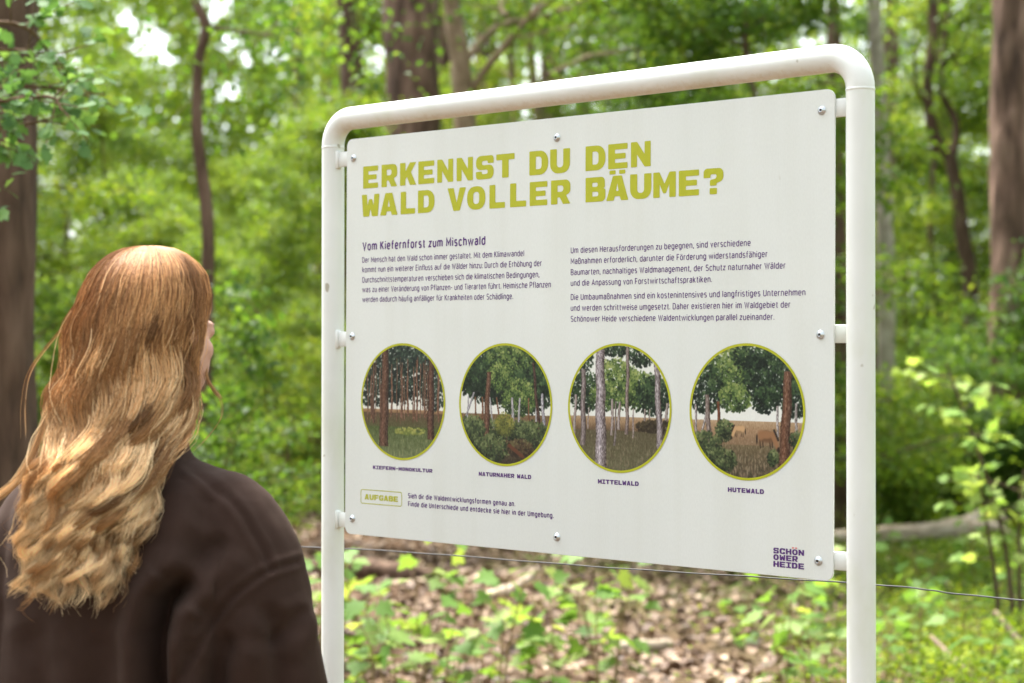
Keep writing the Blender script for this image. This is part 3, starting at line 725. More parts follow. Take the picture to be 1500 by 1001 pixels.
def pic_d():
    c = Canvas(4); c.band(-1, 1, (228, 229, 222), (228, 229, 222), 2); c.band(-.30, -.14, (150, 120, 90), (176, 150, 118)); c.band(-.6, -.26, (120, 98, 74), (160, 130, 100)); c.band(-1, -.5, (62, 56, 42), (112, 98, 72))
    for x, y, rx, ry, n, p in ((-.28, .62, .4, .42, 900, LGN), (-.75, .35, .35, .4, 500, DG), (-.2, .2, .3, .22, 300, LGN), (.45, .55, .5, .38, 1000, DG), (.1, .85, .4, .2, 300, DG), (.85, .2, .25, .28, 300, DG), (.35, .18, .25, .2, 240, DG)): c.foliage(x, y, rx, ry, n, p, .035)
    for x, y0, x1, y1, w in ((-.9, -.35, -.93, .1, .02), (-.82, -.4, -.72, .0, .02), (.55, -.4, .56, .1, .02), (.88, -.35, .88, .15, .022)): c.trunk(x, y0, x1, y1, w, w, (90, 80, 78), (178, 170, 166), 24)
    c.trunk(-.64, -.6, -.72, .25, .05, .035, (70, 54, 48), (150, 136, 128)); c.trunk(-.49, -.45, -.5, .15, .03, .025, (66, 40, 28), (120, 74, 50))
    c.foliage(-.38, -.3, .17, .17, 220, SHR, .03); c.grass(800, -1, -.4, [(144, 124, 100), (176, 158, 132), (104, 86, 68), (120, 104, 80)])
    c.horse(-.12, -.27, .75, (196, 158, 116), (58, 42, 32), -1); c.horse(.36, -.36, 1.15, (146, 106, 74), (44, 34, 28), 1)
    c.trunk(.66, -.95, .74, .62, .10, .07, (58, 40, 30), (118, 82, 62)); c.foliage(-.75, -.5, .3, .18, 300, SHR, .035); c.foliage(-.48, -.75, .3, .2, 380, SHR, .03); c.foliage(.48, -.68, .1, .12, 110, SHR, .03); c.foliage(.9, -.4, .14, .14, 110, SHR, .03)
    return c.A
RAD = .2426 / 2; VC = -.13574
def build_pic(uc, A):
    ri = RAD - .0045
    # polar grid so the print has a clean round edge
    nr, na = 120, 400
    rr = np.linspace(0.004, 1, nr); aa = np.linspace(0, 2 * np.pi, na, endpoint=False)
    U = rr[:, None] * np.cos(aa); Vv = rr[:, None] * np.sin(aa)
    g = (np.stack([Vv, U]) + 1) / 2 * (NP_ - 1); i = np.clip(g[0].astype(int), 0, NP_ - 2); j = np.clip(g[1].astype(int), 0, NP_ - 2); fi = (g[0] - i)[..., None]; fj = (g[1] - j)[..., None]
    C = A[i, j] * (1 - fi) * (1 - fj) + A[i + 1, j] * fi * (1 - fj) + A[i, j + 1] * (1 - fi) * fj + A[i + 1, j + 1] * fi * fj
    P = np.stack([uc + U * (ri + .0004), VC + Vv * (ri + .0004)], -1).reshape(-1, 2); V = pv_arr(P, INK)
    a = np.arange(nr - 1)[:, None] * na; b = np.arange(na)[None]; k = (b + 1) % na
    F4 = np.stack([a + b, a + na + b, a + na + k, a + k], -1).reshape(-1, 4)
    V = np.vstack([V, pv_arr([(uc, VC)], INK)]); F3 = [(len(V) - 1, q, (q + 1) % na) for q in range(na)]
    colr = srgb2lin(np.vstack([C.reshape(-1, 3), C[0].mean(0)[None]])) * .92
    o = link('forest_picture', mesh_np('forest_picture', V, [F4, np.array(F3)], [M['print']], color=colr, smooth=False), panel)
    th = np.linspace(0, 2 * np.pi, 120, endpoint=False); e = np.stack([np.cos(th), np.sin(th)], -1)
    mb = MB(); ring2(mb, e * RAD + (uc, VC), e * ri + (uc, VC), INK - .0003); part_of_panel(mb, 'picture_rim', M['lime'])
for uc, fn in zip((-.42587, -.14537, .13614, .41832), (pic_a, pic_b, pic_c, pic_d)): build_pic(uc, fn())

# ------------------------------------------------------------------ wire strand behind the sign
def build_wire():
    w = thing('wire_fence', 'single grey fence wire strung at hip height behind the sign', 'fence', (-4.2, 7.29, 0))
    A, B, C_, D = at(120, 793, 4.35), at(505, 803.5, 4.02), at(900, 832, 3.62), at(1290, 857, 3.2)
    E_ = at(1500, 879, 3.06); a0 = A + (A - C_) * 2.1; b0 = E_ + (E_ - C_) * 1.2
    P = resample([a0, A, B, C_, D, E_, b0], 160) - np.array(w.location)
    P[:, 2] += .0004 * np.sin(np.arange(160) * .7)
    mb = MB(); mb.tube(P, .00135, 8); mb.obj('wire', M['wire'], w)
    for q in (a0, b0):
        q = q - np.array(w.location); m2 = MB(); n = 14
        m2.tube(np.stack([np.full(n, q[0]), np.full(n, q[1] + .05), np.linspace(-.2, 1.35, n)], -1), np.linspace(.05, .045, n), 14, rough=.03); m2.obj('post', M['stake'], w)
build_wire()

# ------------------------------------------------------------------ vegetation tools
T_SIMPLE = (np.array([(0, 0, 0), (.36, .42, .09), (0, 1, -.06), (-.36, .42, .09), (0, .45, 0)]), np.array([(0, 1, 4), (1, 2, 4), (2, 3, 4), (3, 0, 4)]))
def maple_template():
    half = [(.06, -.02), (.40, -.10), (.30, .10), (.62, .28), (.40, .34), (.46, .62), (.22, .56), (.16, .80)]
    pts = half + [(0, 1.0)] + [(-x, y) for x, y in half[::-1]]
    V = [(x, y, .10 * abs(x) - .10 * y * y) for x, y in pts] + [(0, .25, 0.0)]
    n = len(pts); return np.array(V), np.array([(i, (i + 1) % n, n) for i in range(n)])
T_MAPLE = maple_template()
def oak_template():
    half = [(.05, 0), (.16, .12), (.10, .22), (.27, .34), (.17, .44), (.36, .58), (.24, .68), (.30, .84), (.14, .92)]
    pts = half + [(0, 1.0)] + [(-x, y) for x, y in half[::-1]]
    V = [(x, y, .12 * abs(x) - .12 * y * y) for x, y in pts] + [(0, .5, -.02)]
    n = len(pts); return np.array(V), np.array([(i, (i + 1) % n, n) for i in range(n)])
T_OAK = oak_template()

def leaves(P, D, Nn, L, tintv, template, wid=1.0):
    """arrays of leaves: base P, direction D, normal Nn, length L"""
    D = unit(D); X = unit(np.cross(D, Nn)); Nn = np.cross(X, D)
    tv, tf = template; n, k = len(P), len(tv)
    L = np.asarray(L)[:, None, None]
    V = P[:, None] + L * (tv[None, :, 0, None] * wid * X[:, None] + tv[None, :, 1, None] * D[:, None] + tv[None, :, 2, None] * Nn[:, None])
    F = (tf[None] + (np.arange(n) * k)[:, None, None]).reshape(-1, tf.shape[1])
    return V.reshape(-1, 3), F, np.repeat(tintv, k)

def leaf_obj(name, P, D, Nn, L, tintv, template, mat, parent, wid=1.0):
    V, F, T = leaves(P, D, Nn, L, tintv, template, wid)
    return link(name, mesh_np(name, V, F, [mat], T, smooth=False), parent)

def rand_dirs(g, n, up=0.0):
    d = g.normal(size=(n, 3)); d[:, 2] += up; return unit(d)

def broadleaf(name, label, seed, h, base, spread, nb, nl, lsize, leafm, barkm, r0=.05, tpl=T_SIMPLE, flat=.55, lean=(0, 0), group=None, loc=(0, 0, 0), trunk_pts=None, cluster=.16):
    """young broadleaved tree: wavy tapered trunk, limbs, twigs and separate leaves in layered sprays"""
    g = np.random.default_rng(seed)
    t = thing(name, label, 'tree', loc, 0, group)
    if trunk_pts is None:
        k = 7; z = np.linspace(-.1, h, k)
        w = np.cumsum(g.normal(size=(k, 2)) * h * .018, 0); w -= w[0]
        trunk_pts = np.column_stack([w[:, 0] + lean[0] * z / h, w[:, 1] + lean[1] * z / h, z])
    path = resample(trunk_pts, 50); h = path[-1, 2]
    mb = MB(); mb.tube(path, r0 * (1 - np.linspace(0, 1, 50)) ** .8 + .006, 12, rough=.05, rng=g)
    P = []; D = []
    for b in range(nb):
        f = base / h + (1 - base / h) * ((b + g.uniform(0, 1)) / nb) ** .95
        i = min(48, int(f * 49)); p0 = path[i]; az = b * 2.4 + g.normal() * .4
        L = spread * (1.05 - .75 * max(0, (f - .35) / .65)) * g.uniform(.65, 1.15)
        el = g.uniform(.05, .5) + .35 * f
        d = np.array([math.cos(az) * math.cos(el), math.sin(az) * math.cos(el), math.sin(el)])
        pts = [p0]
        for s in range(4):
            d = unit(d + g.normal(size=3) * .16 + np.array([0, 0, -.08])); pts.append(pts[-1] + d * L / 4)
        bp = resample(pts, 14); mb.tube(bp, np.linspace(r0 * .38 * (1 - f * .6), .004, 14), 6, cap=False)
        for q in range(7):
            j = g.integers(3, 14); s0 = bp[j]; td = unit(unit(bp[min(13, j + 1)] - bp[j - 1]) + g.normal(size=3) * np.array([.8, .8, .3])); tl = L * g.uniform(.15, .42)
            tp = s0 + td * tl * np.linspace(0, 1, 5)[:, None] + np.array([0, 0, -.06]) * np.linspace(0, 1, 5)[:, None] ** 2
            mb.tube(tp, np.linspace(.006, .002, 5), 4, cap=False)
            P.append((s0 + (tp[-1] - s0) * g.uniform(.1, 1.1, (24, 1)))); D.append(np.repeat(td[None], 24, 0))
        P.append(bp[g.integers(4, 14, 20)]); D.append(np.repeat(d[None], 20, 0))
    P = np.vstack(P); D = np.vstack(D); s = g.integers(0, len(P), nl)
    P = P[s] + g.normal(size=(nl, 3)) * cluster * np.array([1, 1, .45]); D = unit(D[s] * .6 + g.normal(size=(nl, 3)) * np.array([.8, .8, .4]) + np.array([0, 0, -.25]))
    N = unit(np.array([0, 0, 1.0]) * flat * 2 + g.normal(size=(nl, 3)) * .75)
    tv = np.clip(.5 + .22 * g.normal(size=nl) + .18 * vnoise(P, 1.6, seed), 0, 1)
    P[:, 2] = np.maximum(P[:, 2], .05)
    mb.obj('trunk', barkm, t)
    leaf_obj('crown', P, D, N, lsize * g.uniform(.6, 1.25, nl), tv, tpl, leafm, t)
    return t

def shrub(name, label, seed, h, spread, ns, nl, lsize, leafm, group=None, tpl=T_SIMPLE):
    g = np.random.default_rng(seed); t = thing(name, label, 'shrub', (0, 0, 0), 0, group)
    mb = MB(); P = []; D = []
    for s in range(ns):
        az = g.uniform(0, 6.28); sp = spread * g.uniform(.2, 1); hh = h * g.uniform(.55, 1.05)
        p = resample([(0, 0, -.05), (sp * .3 * math.cos(az), sp * .3 * math.sin(az), hh * .45), (sp * math.cos(az), sp * math.sin(az), hh)] + g.normal(size=(3, 3)) * .04, 16)
        mb.tube(p, np.linspace(.012, .003, 16), 5, cap=False)
        for q in range(6):
            j = g.integers(4, 16); d = rand_dirs(g, 1, .15)[0]; L = g.uniform(.15, .45) * spread
            mb.tube(p[j] + d * L * np.linspace(0, 1, 4)[:, None], np.linspace(.005, .002, 4), 4, cap=False)
            P.append(p[j] + d * L * g.uniform(.1, 1.1, (20, 1))); D.append(np.repeat(d[None], 20, 0))
    P = np.vstack(P); D = np.vstack(D); s = g.integers(0, len(P), nl)
    P = P[s] + g.normal(size=(nl, 3)) * .09 * np.array([1, 1, .6]); D = unit(D[s] + g.normal(size=(nl, 3)) * .7)
    P[:, 2] = np.maximum(P[:, 2], .04)
    N = unit(np.array([0, 0, 1.1]) + g.normal(size=(nl, 3)) * .7)
    tv = np.clip(.5 + .22 * g.normal(size=nl) + .2 * vnoise(P, 3, seed), 0, 1)
    mb.obj('stems', M['twig'], t); leaf_obj('foliage', P, D, N, lsize * g.uniform(.6, 1.3, nl), tv, tpl, leafm, t)
    return t

# ------------------------------------------------------------------ big named trunks
def pine(label, px, Y, dia, seed, bark, lean=0.0, h=15, flare=.25):
    g = np.random.default_rng(seed); x = (px - 750) / FPX * Y; z0 = float(ground_h(x, Y))
    t = thing('pine_tree', label, 'tree', (x, Y, z0))
    n = 160; z = np.linspace(-.2, h, n); zc = CAM_Z - z0
    px_ = lean * (z - zc) + .03 * np.sin(z * .8 + seed); py_ = .03 * np.sin(z * .6 + seed * 2)
    px_ -= np.interp(zc, z, px_ - lean * (z - zc))
    r = dia / 2 * (1 - .022 * (z - zc)) * (1 + flare * np.exp(-np.clip(z, 0, None) / .35))
    mb = MB(); mb.tube(np.column_stack([px_, py_, z]), r, 40, rough=.035, rng=g); P = []
    for b in range(16):
        zb = h * g.uniform(.72, 1); az = g.uniform(0, 6.28); L = g.uniform(1, 2.4) * (1.3 - zb / h * .8) ; i = int((zb + .2) / (h + .2) * (n - 1))
        p0 = np.array([px_[i], py_[i], z[i]]); d = np.array([math.cos(az), math.sin(az), .35]); bp = p0 + d * L * np.linspace(0, 1, 8)[:, None]
        mb.tube(bp, np.linspace(.04, .01, 8), 6, cap=False); P.append(bp[g.integers(3, 8, 120)] + g.normal(size=(120, 3)) * .28)
    mb.obj('trunk', bark, t)
    P = np.vstack(P); nl = len(P)
    leaf_obj('crown', P, rand_dirs(g, nl, .4), rand_dirs(g, nl), .16 * g.uniform(.6, 1.2, nl), g.uniform(0, 1, nl), T_SIMPLE, M['leaf_pine'], t, .5)
    return t
pine('thick dark brown pine trunk at the left edge behind the woman', -16, 7.0, .345, 3, M['bark_dark'], .004)
pine('thick scaly pine trunk rising behind the top bar of the sign', 604, 16.5, .53, 5, M['bark_pine'], -.012)
pine('thick grey brown pine trunk at the right edge of the wood', 1494, 16.0, .535, 8, M['bark_pine'], .012)

def bent_tree(name, label, Y, pts, r, bark, branches=(), crown=None, seed=1, leafm=None):
    """a tree whose bends were measured: pts are (column, row) of the bends at depth Y; branches (pts, r0, dy)"""
    g = np.random.default_rng(seed)
    W = np.array([at(px, py, Y) for px, py in pts]); x0, z0 = W[-1, 0], float(ground_h(W[-1, 0], Y))
    t = thing(name, label, 'tree', (x0, Y, z0)); O = np.array([x0, Y, z0])
    foot = np.array([x0 + .02, Y, z0 - .15]); path = resample(np.vstack([W, foot])[::-1], 60) - O
    top = path[-1] + np.array([.1, .2, 2.5]); path = np.vstack([path, resample([path[-1], path[-1] + (path[-1] - path[-4]) * 4, top], 20)[1:]])
    mb = MB(); n = len(path); mb.tube(path, r * (1 - .55 * np.linspace(0, 1, n)) * 1.2, 16, rough=.05, rng=g)
    tips = [path[-1], path[-4]]
    for bp, br, dy in branches:
        q = np.array([at(px, py, Y) for px, py in bp]); q[:, 1] += np.linspace(0, dy, len(q)); q = resample(q, 26) - O
        mb.tube(q, np.linspace(br, br * .4, 26), 10, rough=.05, rng=g); tips += [q[-1], q[-6], q[-11]]
        for _ in range(5):
            j = g.integers(8, 25); d = unit(q[j] - q[j - 2] + g.normal(size=3) * .06); mb.tube(q[j] + d * g.uniform(.3, .8) * np.linspace(0, 1, 6)[:, None], np.linspace(br * .3, .003, 6), 5, cap=False); tips.append(q[j] + d * .6)
    mb.obj('trunk', bark, t)
    nl = crown or 1500; tips = np.array(tips); s = g.integers(0, len(tips), nl)
    P = tips[s] + g.normal(size=(nl, 3)) * np.array([.42, .42, .2])
    leaf_obj('crown', P, unit(g.normal(size=(nl, 3)) + np.array([0, 0, -.2])), unit(g.normal(size=(nl, 3)) * .6 + np.array([0, 0, 1])), (.06 if Y < 13 else .07) * g.uniform(.6, 1.2, nl), np.clip(.5 + .25 * g.normal(size=nl), 0, 1), T_SIMPLE, leafm or M['leaf_mid'], t)
    return t
bent_tree('slender_tree', 'thin dark wavy tree stem above the woman', 10.5, [(286, -40), (286, 0), (301, 40), (291, 85), (288, 140), (289, 195), (293, 235), (301, 290), (304, 340), (304, 420), (300, 620)], .036, M['bark_dark'], [([(301, 38), (340, 34), (385, 30)], .014, .5)], 900, 21)
bent_tree('slender_tree', 'dark leaning trunk beside the scaly pine, above the left post', 17, [(503, -60), (507, 0), (511, 60), (516, 120), (520, 200), (526, 420), (530, 640)], .115, M['bark_dark'], [], 900, 22)
bent_tree('branching_tree', 'pale brown smooth tree forking to the right behind the sign', 15.5, [(648, -70), (660, 0), (667, 50), (674, 90), (678, 140), (681, 190), (684, 420), (686, 700)], .098, M['bark_beech'],
   [([(680, 92), (694, 68), (716, 40), (742, 22), (780, 10), (840, -8)], .038, .6), ([(742, 22), (735, 8), (733, -20)], .024, .3), ([(690, 135), (708, 108), (740, 72), (775, 36), (806, 12), (850, -30)], .038, -.5), ([(684, 175), (730, 130), (790, 115), (840, 98), (880, 92), (960, 98), (1010, 90)], .032, 1.5), ([(800, 112), (863, 70), (900, 52), (935, 33), (990, 10)], .022, 1.8)], 1500, 23)
bent_tree('slender_tree', 'pale grey trunk just right of the right sign post', 14.3, [(1276, -60), (1284, 60), (1290, 180), (1296, 300), (1299, 420), (1298, 600)], .066, M['bark_pale'], [], 500, 24, M['leaf_young'])
bent_tree('forked_tree', 'dark crooked forked tree left of the right edge pine', 18, [(1366, -30), (1368, 50), (1360, 130), (1370, 200), (1392, 232), (1402, 280), (1410, 340), (1422, 430), (1424, 640)], .068, M['bark_dark'],
   [([(1394, 240), (1404, 180), (1384, 130), (1390, 80), (1400, 10)], .042, .3), ([(1372, 180), (1340, 130), (1330, 80)], .024, -.3)], 800, 25, M['leaf_mid'])
bent_tree('slender_tree', 'brown trunk showing in the gap between panel and right post', 14.5, [(1222, -40), (1224, 200), (1229, 400), (1230, 650)], .075, M['bark_dark'], [], 300, 26)

# ------------------------------------------------------------------ oak reaching in from the left
def oak_left():
    g = np.random.default_rng(31); Y = 5.7
    x0 = -2.6; t = thing('oak_tree', 'young oak with lobed leaves hanging in at the upper left', 'tree', (x0, Y, 0)); O = np.array([x0, Y, 0])
    mb = MB(); tr = resample([(0, 0, -.1), (.04, .02, 1), (-.03, .0, 2), (.02, .05, 3.2), (0, 0, 4.2)], 40); mb.tube(tr, np.linspace(.055, .01, 40), 14, rough=.05)
    P = []; D = []
    for pts in ([(-640, 40), (-200, 60), (0, 20), (70, 110)], [(-560, 230), (-200, 140), (10, 120), (140, 130)], [(-560, 300), (-220, 210), (-20, 180), (50, 165)], [(-620, 350), (-240, 290), (-60, 230), (20, 200)], [(-620, 120), (-250, 80), (-40, 60), (60, 60)], [(-500, 260), (-200, 200), (60, 150), (115, 175)], [(-600, 380), (-330, 330), (-120, 310), (5, 305)]):
        q = np.array([at(a, b, Y) for a, b in pts]) - O; q[0] = tr[np.argmin(abs(tr[:, 2] - q[0, 2] + .15))]; q[:, 1] += np.linspace(0, g.uniform(-.3, .3), len(q)); q = resample(q, 24)
        mb.tube(q, np.linspace(.014, .003, 24), 8)
        for _ in range(13):
            j = g.integers(9, 24); d = unit(q[j] - q[j - 2] + g.normal(size=3) * .08); L = g.uniform(.08, .22)
            mb.tube(q[j] + d * L * np.linspace(0, 1, 4)[:, None], np.linspace(.003, .0015, 4), 5, cap=False)
            k = 6; P.append(q[j] + d * L * g.uniform(.5, 1.05, (k, 1)) + g.normal(size=(k, 3)) * .012); D.append(unit(d * .6 + g.normal(size=(k, 3)) * .7 + np.array([0, 0, -.2])))
    P = np.vstack(P); D = np.vstack(D); n = len(P)
    mb.obj('trunk', M['twig'], t)
    leaf_obj('foliage', P, D, unit(np.array([0, -.3, 1]) + g.normal(size=(n, 3)) * .5), .06 * g.uniform(.6, 1.25, n), np.clip(.5 + .25 * g.normal(size=n), 0, 1), T_OAK, M['leaf_oak'], t, 1.15)
oak_left()

# ------------------------------------------------------------------ wood in the background
def place(o, x, y, rot, sc):
    o.location = (x, y, float(ground_h(x, y)) - .02); o.rotation_euler = (0, 0, rot); o.scale = (sc, sc, sc)
GB = 'blurred young trees filling the wood behind the sign'
LB = 'slender young broadleaf tree among many others in the blurred green wood'
protos = [
 broadleaf('young_tree', LB, 41, 6.0, .7, 1.5, 26, 19000, .06, M['leaf_young'], M['bark_dark'], .045, group=GB),
 broadleaf('young_tree', LB, 42, 8.0, 1.0, 1.9, 30, 23000, .066, M['leaf_mid'], M['bark_dark'], .06, group=GB),
 broadleaf('young_tree', LB, 43, 5.0, .5, 1.3, 24, 16000, .056, M['leaf_young'], M['twig'], .035, group=GB),
 broadleaf('young_tree', LB, 44, 9.5, 1.6, 2.2, 32, 25000, .068, M['leaf_young'], M['bark_beech'], .075, group=GB),
]
used = [False] * len(protos)
def put(k, x, y, rot, sc):
    o = protos[k] if not used[k] else copy_tree(protos[k]); used[k] = True; place(o, x, y, rot, sc); return o
g = np.random.default_rng(77)
spots = []
# nearer ones whose clumps can be told: column, depth, prototype, scale
for px, Y, k, sc in ((1130, 12.5, 0, .95), (1345, 19.0, 0, .95), (1010, 13.5, 1, .8), (900, 17.5, 0, 1.0), (487, 15.0, 2, .75), (200, 12.5, 2, .5), (300, 14, 2, .5), (40, 13.0, 0, .8), (1800, 15.0, 0, .9), (-80, 13.0, 1, .8), (380, 17.5, 0, .5), (760, 19.0, 3, .8), (560, 21.0, 0, 1)):
    x = (px - 750) / FPX * Y; put(k, x, Y, g.uniform(0, 6.28), sc); spots.append((x, Y))
while len(spots) < 120:
    Y = 15 + 45 * g.uniform() ** .8; x = g.uniform(-.50, .50) * Y
    if any((x - a) ** 2 + (Y - b) ** 2 < 1.3 ** 2 for a, b in spots): continue
    # a thinner strip of wood lets the sky in at the upper left
    thin = -.25 < x / Y < -.11
    if thin and g.uniform() < .15: continue
    u = x / Y * FPX + 750
    if (460 < u < 760 and Y < 20) or (1240 < u < 1540 and Y < 25): continue      # the pines and the glade on the right stay open
    spots.append((x, Y)); put(int(g.choice([0, 2])) if thin else int(g.integers(0, 4)), x, Y, g.uniform(0, 6.28), g.uniform(.55, .85) if thin else g.uniform(.75, 1.15))

GT = 'far tall trunks in the wood'
def far_trunk(seed):
    g2 = np.random.default_rng(seed); t = thing('tall_tree', 'tall bare trunk standing far back among the blurred green foliage', 'tree', (0, 0, 0), 0, GT)
    n = 60; z = np.linspace(-.2, 16, n); mb = MB(); mb.tube(np.column_stack([.12 * np.sin(z * .4 + seed), .1 * np.sin(z * .3), z]), np.linspace(.16, .09, n), 16, rough=.04, rng=g2); mb.obj('trunk', M['bark_pine'], t)
    nl = 2600; a = g2.uniform(0, 6.28, nl); r = 2.2 * np.sqrt(g2.uniform(0, 1, nl)); P = np.column_stack([r * np.cos(a), r * np.sin(a), 12.5 + 2.6 * g2.normal(size=nl) * .6 + .5 * np.sin(a * 5)])
    leaf_obj('crown', P, rand_dirs(g2, nl), rand_dirs(g2, nl, .8), .16 * g2.uniform(.6, 1.2, nl), g2.uniform(0, 1, nl), T_SIMPLE, M['leaf_mid'], t)
    return t
ft = [far_trunk(1), far_trunk(2)]; fu = [False, False]
for i in range(26):
    Y = g.uniform(19, 55); x = g.uniform(-.36, .36) * Y
    if -.24 < x / Y < -.13: continue
    k = i % 2; o = ft[k] if not fu[k] else copy_tree(ft[k]); fu[k] = True; place(o, x, Y, g.uniform(0, 6.28), g.uniform(.7, 1.1))

GS = 'leafy understory shrubs on the forest floor'
LS = 'low leafy green shrub in the blurred undergrowth between the tree trunks'
sp = [shrub('understory_shrub', LS, 51, 1.5, .75, 12, 7000, .052, M['leaf_young'], GS), shrub('understory_shrub', LS, 52, 1.1, .7, 10, 6000, .045, M['leaf_mid'], GS), shrub('understory_shrub', LS, 53, 2.0, .8, 12, 7500, .055, M['leaf_mid'], GS), shrub('understory_shrub', LS, 54, .8, .6, 10, 5000, .042, M['leaf_young'], GS)]
su = [False] * 4; cnt = 0; ss = []
while cnt < 200:
    Y = 14.5 + 26 * g.uniform() ** 1.1; x = g.uniform(-.42, .42) * Y
    if Y < 17 and -.11 < x / Y < .2: continue
    if Y < 21 and .19 < x / Y < .30 and g.uniform() < .75: continue
    if any((x - a) ** 2 + (Y - b) ** 2 < .65 ** 2 for a, b in ss): continue
    ss.append((x, Y)); k = int(g.integers(0, 4)); o = sp[k] if not su[k] else copy_tree(sp[k]); su[k] = True; place(o, x, Y, g.uniform(0, 6.28), g.uniform(.7, 1.2)); cnt += 1

for i in range(46):
    Y = g.uniform(14.6, 27); px = g.uniform(1235, 1560); k = 2 if i % 6 == 0 else int(g.choice([0, 3, 0])); Y = g.uniform(14.6, 16.5) if k == 2 else Y; o = sp[k] if not su[k] else copy_tree(sp[k]); su[k] = True; place(o, (px - 750) / FPX * Y, Y, g.uniform(0, 6.28), g.uniform(.6, 1.0))

o = copy_tree(sp[0]); place(o, (1322 - 750) / FPX * 13.75, 13.75, 2.0, .9)
o = copy_tree(sp[2]); place(o, (285 - 750) / FPX * 9.6, 9.6, 1.0, .86)

def far_wood():
    g = np.random.default_rng(90); n = 100000
    Y = g.uniform(62, 92, n); x = g.uniform(-.62, .62, n) * Y; top = 19 + 2.5 * np.sin(x * .35) + 1.8 * np.sin(x * .9 + 1) + 1.2 * np.sin(x * 2.3)
    gap = (x / Y > -.235) & (x / Y < -.115); top = np.where(gap, np.where(g.uniform(size=n) < .35, top * .44, 26), top)
    z = .4 + top * g.uniform(0, 1, n) ** .9; P = np.column_stack([x, Y, z])
    hole = gap & (z > 7) & (vnoise(P * np.array([1, .3, 1]), .75, 4) > .36); P = P[~hole]; m = 42000; Y2 = g.uniform(62, 90, m); P2 = np.column_stack([g.uniform(-.24, -.11, m) * Y2, Y2, g.uniform(5, 25, m)]); P2 = P2[vnoise(P2 * np.array([1, .3, 1]), .75, 4) < .36]; P = np.vstack([P, P2])
    for a, e, r in ((-.202, .178, .015), (-.215, .190, .009), (-.193, .168, .009), (-.165, .196, .011), (-.157, .178, .010), (-.148, .168, .008), (-.158, .152, .010), (-.135, .172, .008), (-.170, .185, .007), (-.129, .17, .006)):   # thin places in the canopy
        P = P[((P[:, 0] / P[:, 1] - a) / r) ** 2 + (((P[:, 2] - CAM_Z) / P[:, 1] - e) / r) ** 2 > g.uniform(.10, 1.25, len(P)) * (.75 + .35 * np.sin(P[:, 0] * 3.1) * np.sin(P[:, 2] * 3.7))]
    n = len(P)
    o = leaf_obj('far_wood', P, rand_dirs(g, n), unit(g.normal(size=(n, 3)) * .7 + np.array([0, 0, .8])), .40 * g.uniform(.5, 1.2, n), np.clip(.66 + .25 * g.normal(size=n), 0, 1), T_SIMPLE, M['leaf_young'], None)
    o['kind'] = 'stuff'; o['label'] = 'pale green mass of the far-off wood'
far_wood()

def wood_around():
    # the wood goes on behind and beside the photographer, round the small clearing of the sign
    g = np.random.default_rng(93); n = 52000; a = g.uniform(R(38), R(322), n); r = g.uniform(15, 24, n)
    top = 8.5 + 1.6 * np.sin(a * 5) + 1.2 * np.sin(a * 13 + 1); z = .2 + top * g.uniform(0, 1, n)
    P = np.column_stack([r * np.sin(a), 3 + r * np.cos(a), z]); P = P[vnoise(P, .8, 6) < .75]; n = len(P)
    o = leaf_obj('surrounding_wood', P, rand_dirs(g, n), unit(g.normal(size=(n, 3)) * .7 + np.array([0, 0, .8])), .30 * g.uniform(.5, 1.2, n), np.clip(.5 + .25 * g.normal(size=n), 0, 1), T_SIMPLE, M['leaf_mid'], None)
    o['kind'] = 'stuff'; o['label'] = 'green wood surrounding the small clearing of the sign'
wood_around()

# ------------------------------------------------------------------ forest floor
def litter():
    g = np.random.default_rng(61); n = 24000
    Y = 6.5 + 12 * g.uniform(size=n) ** .8; x = g.uniform(-.42, .42, n) * Y
    keep = g.uniform(size=n) < np.clip(1.1 - (x / Y - .12) * 7, .03, 1); x, Y = x[keep], Y[keep]; n = len(x)
    P = np.column_stack([x, Y, ground_h(x, Y) + .006 + .03 * g.uniform(size=n) ** 2]); a = g.uniform(0, 6.28, n)
    D = np.column_stack([np.cos(a), np.sin(a), .25 * g.normal(size=n)]); N = unit(np.array([0, 0, 1.0]) + g.normal(size=(n, 3)) * .38)
    tpl = (np.array([(0, 0, 0), (.34, .25, .16), (.36, .65, .10), (0, 1, .12), (-.36, .65, .2), (-.34, .25, .08), (0, .45, -.03)]), np.array([(0, 1, 6), (1, 2, 6), (2, 3, 6), (3, 4, 6), (4, 5, 6), (5, 0, 6)]))
    o = leaf_obj('leaf_litter', P, D, N, .066 * g.uniform(.5, 1.35, n), np.clip(.48 + .19 * g.normal(size=n), 0, 1), tpl, M['litter'], None); o['kind'] = 'stuff'; o['label'] = 'dry brown and pinkish fallen leaves on the forest floor'
litter()
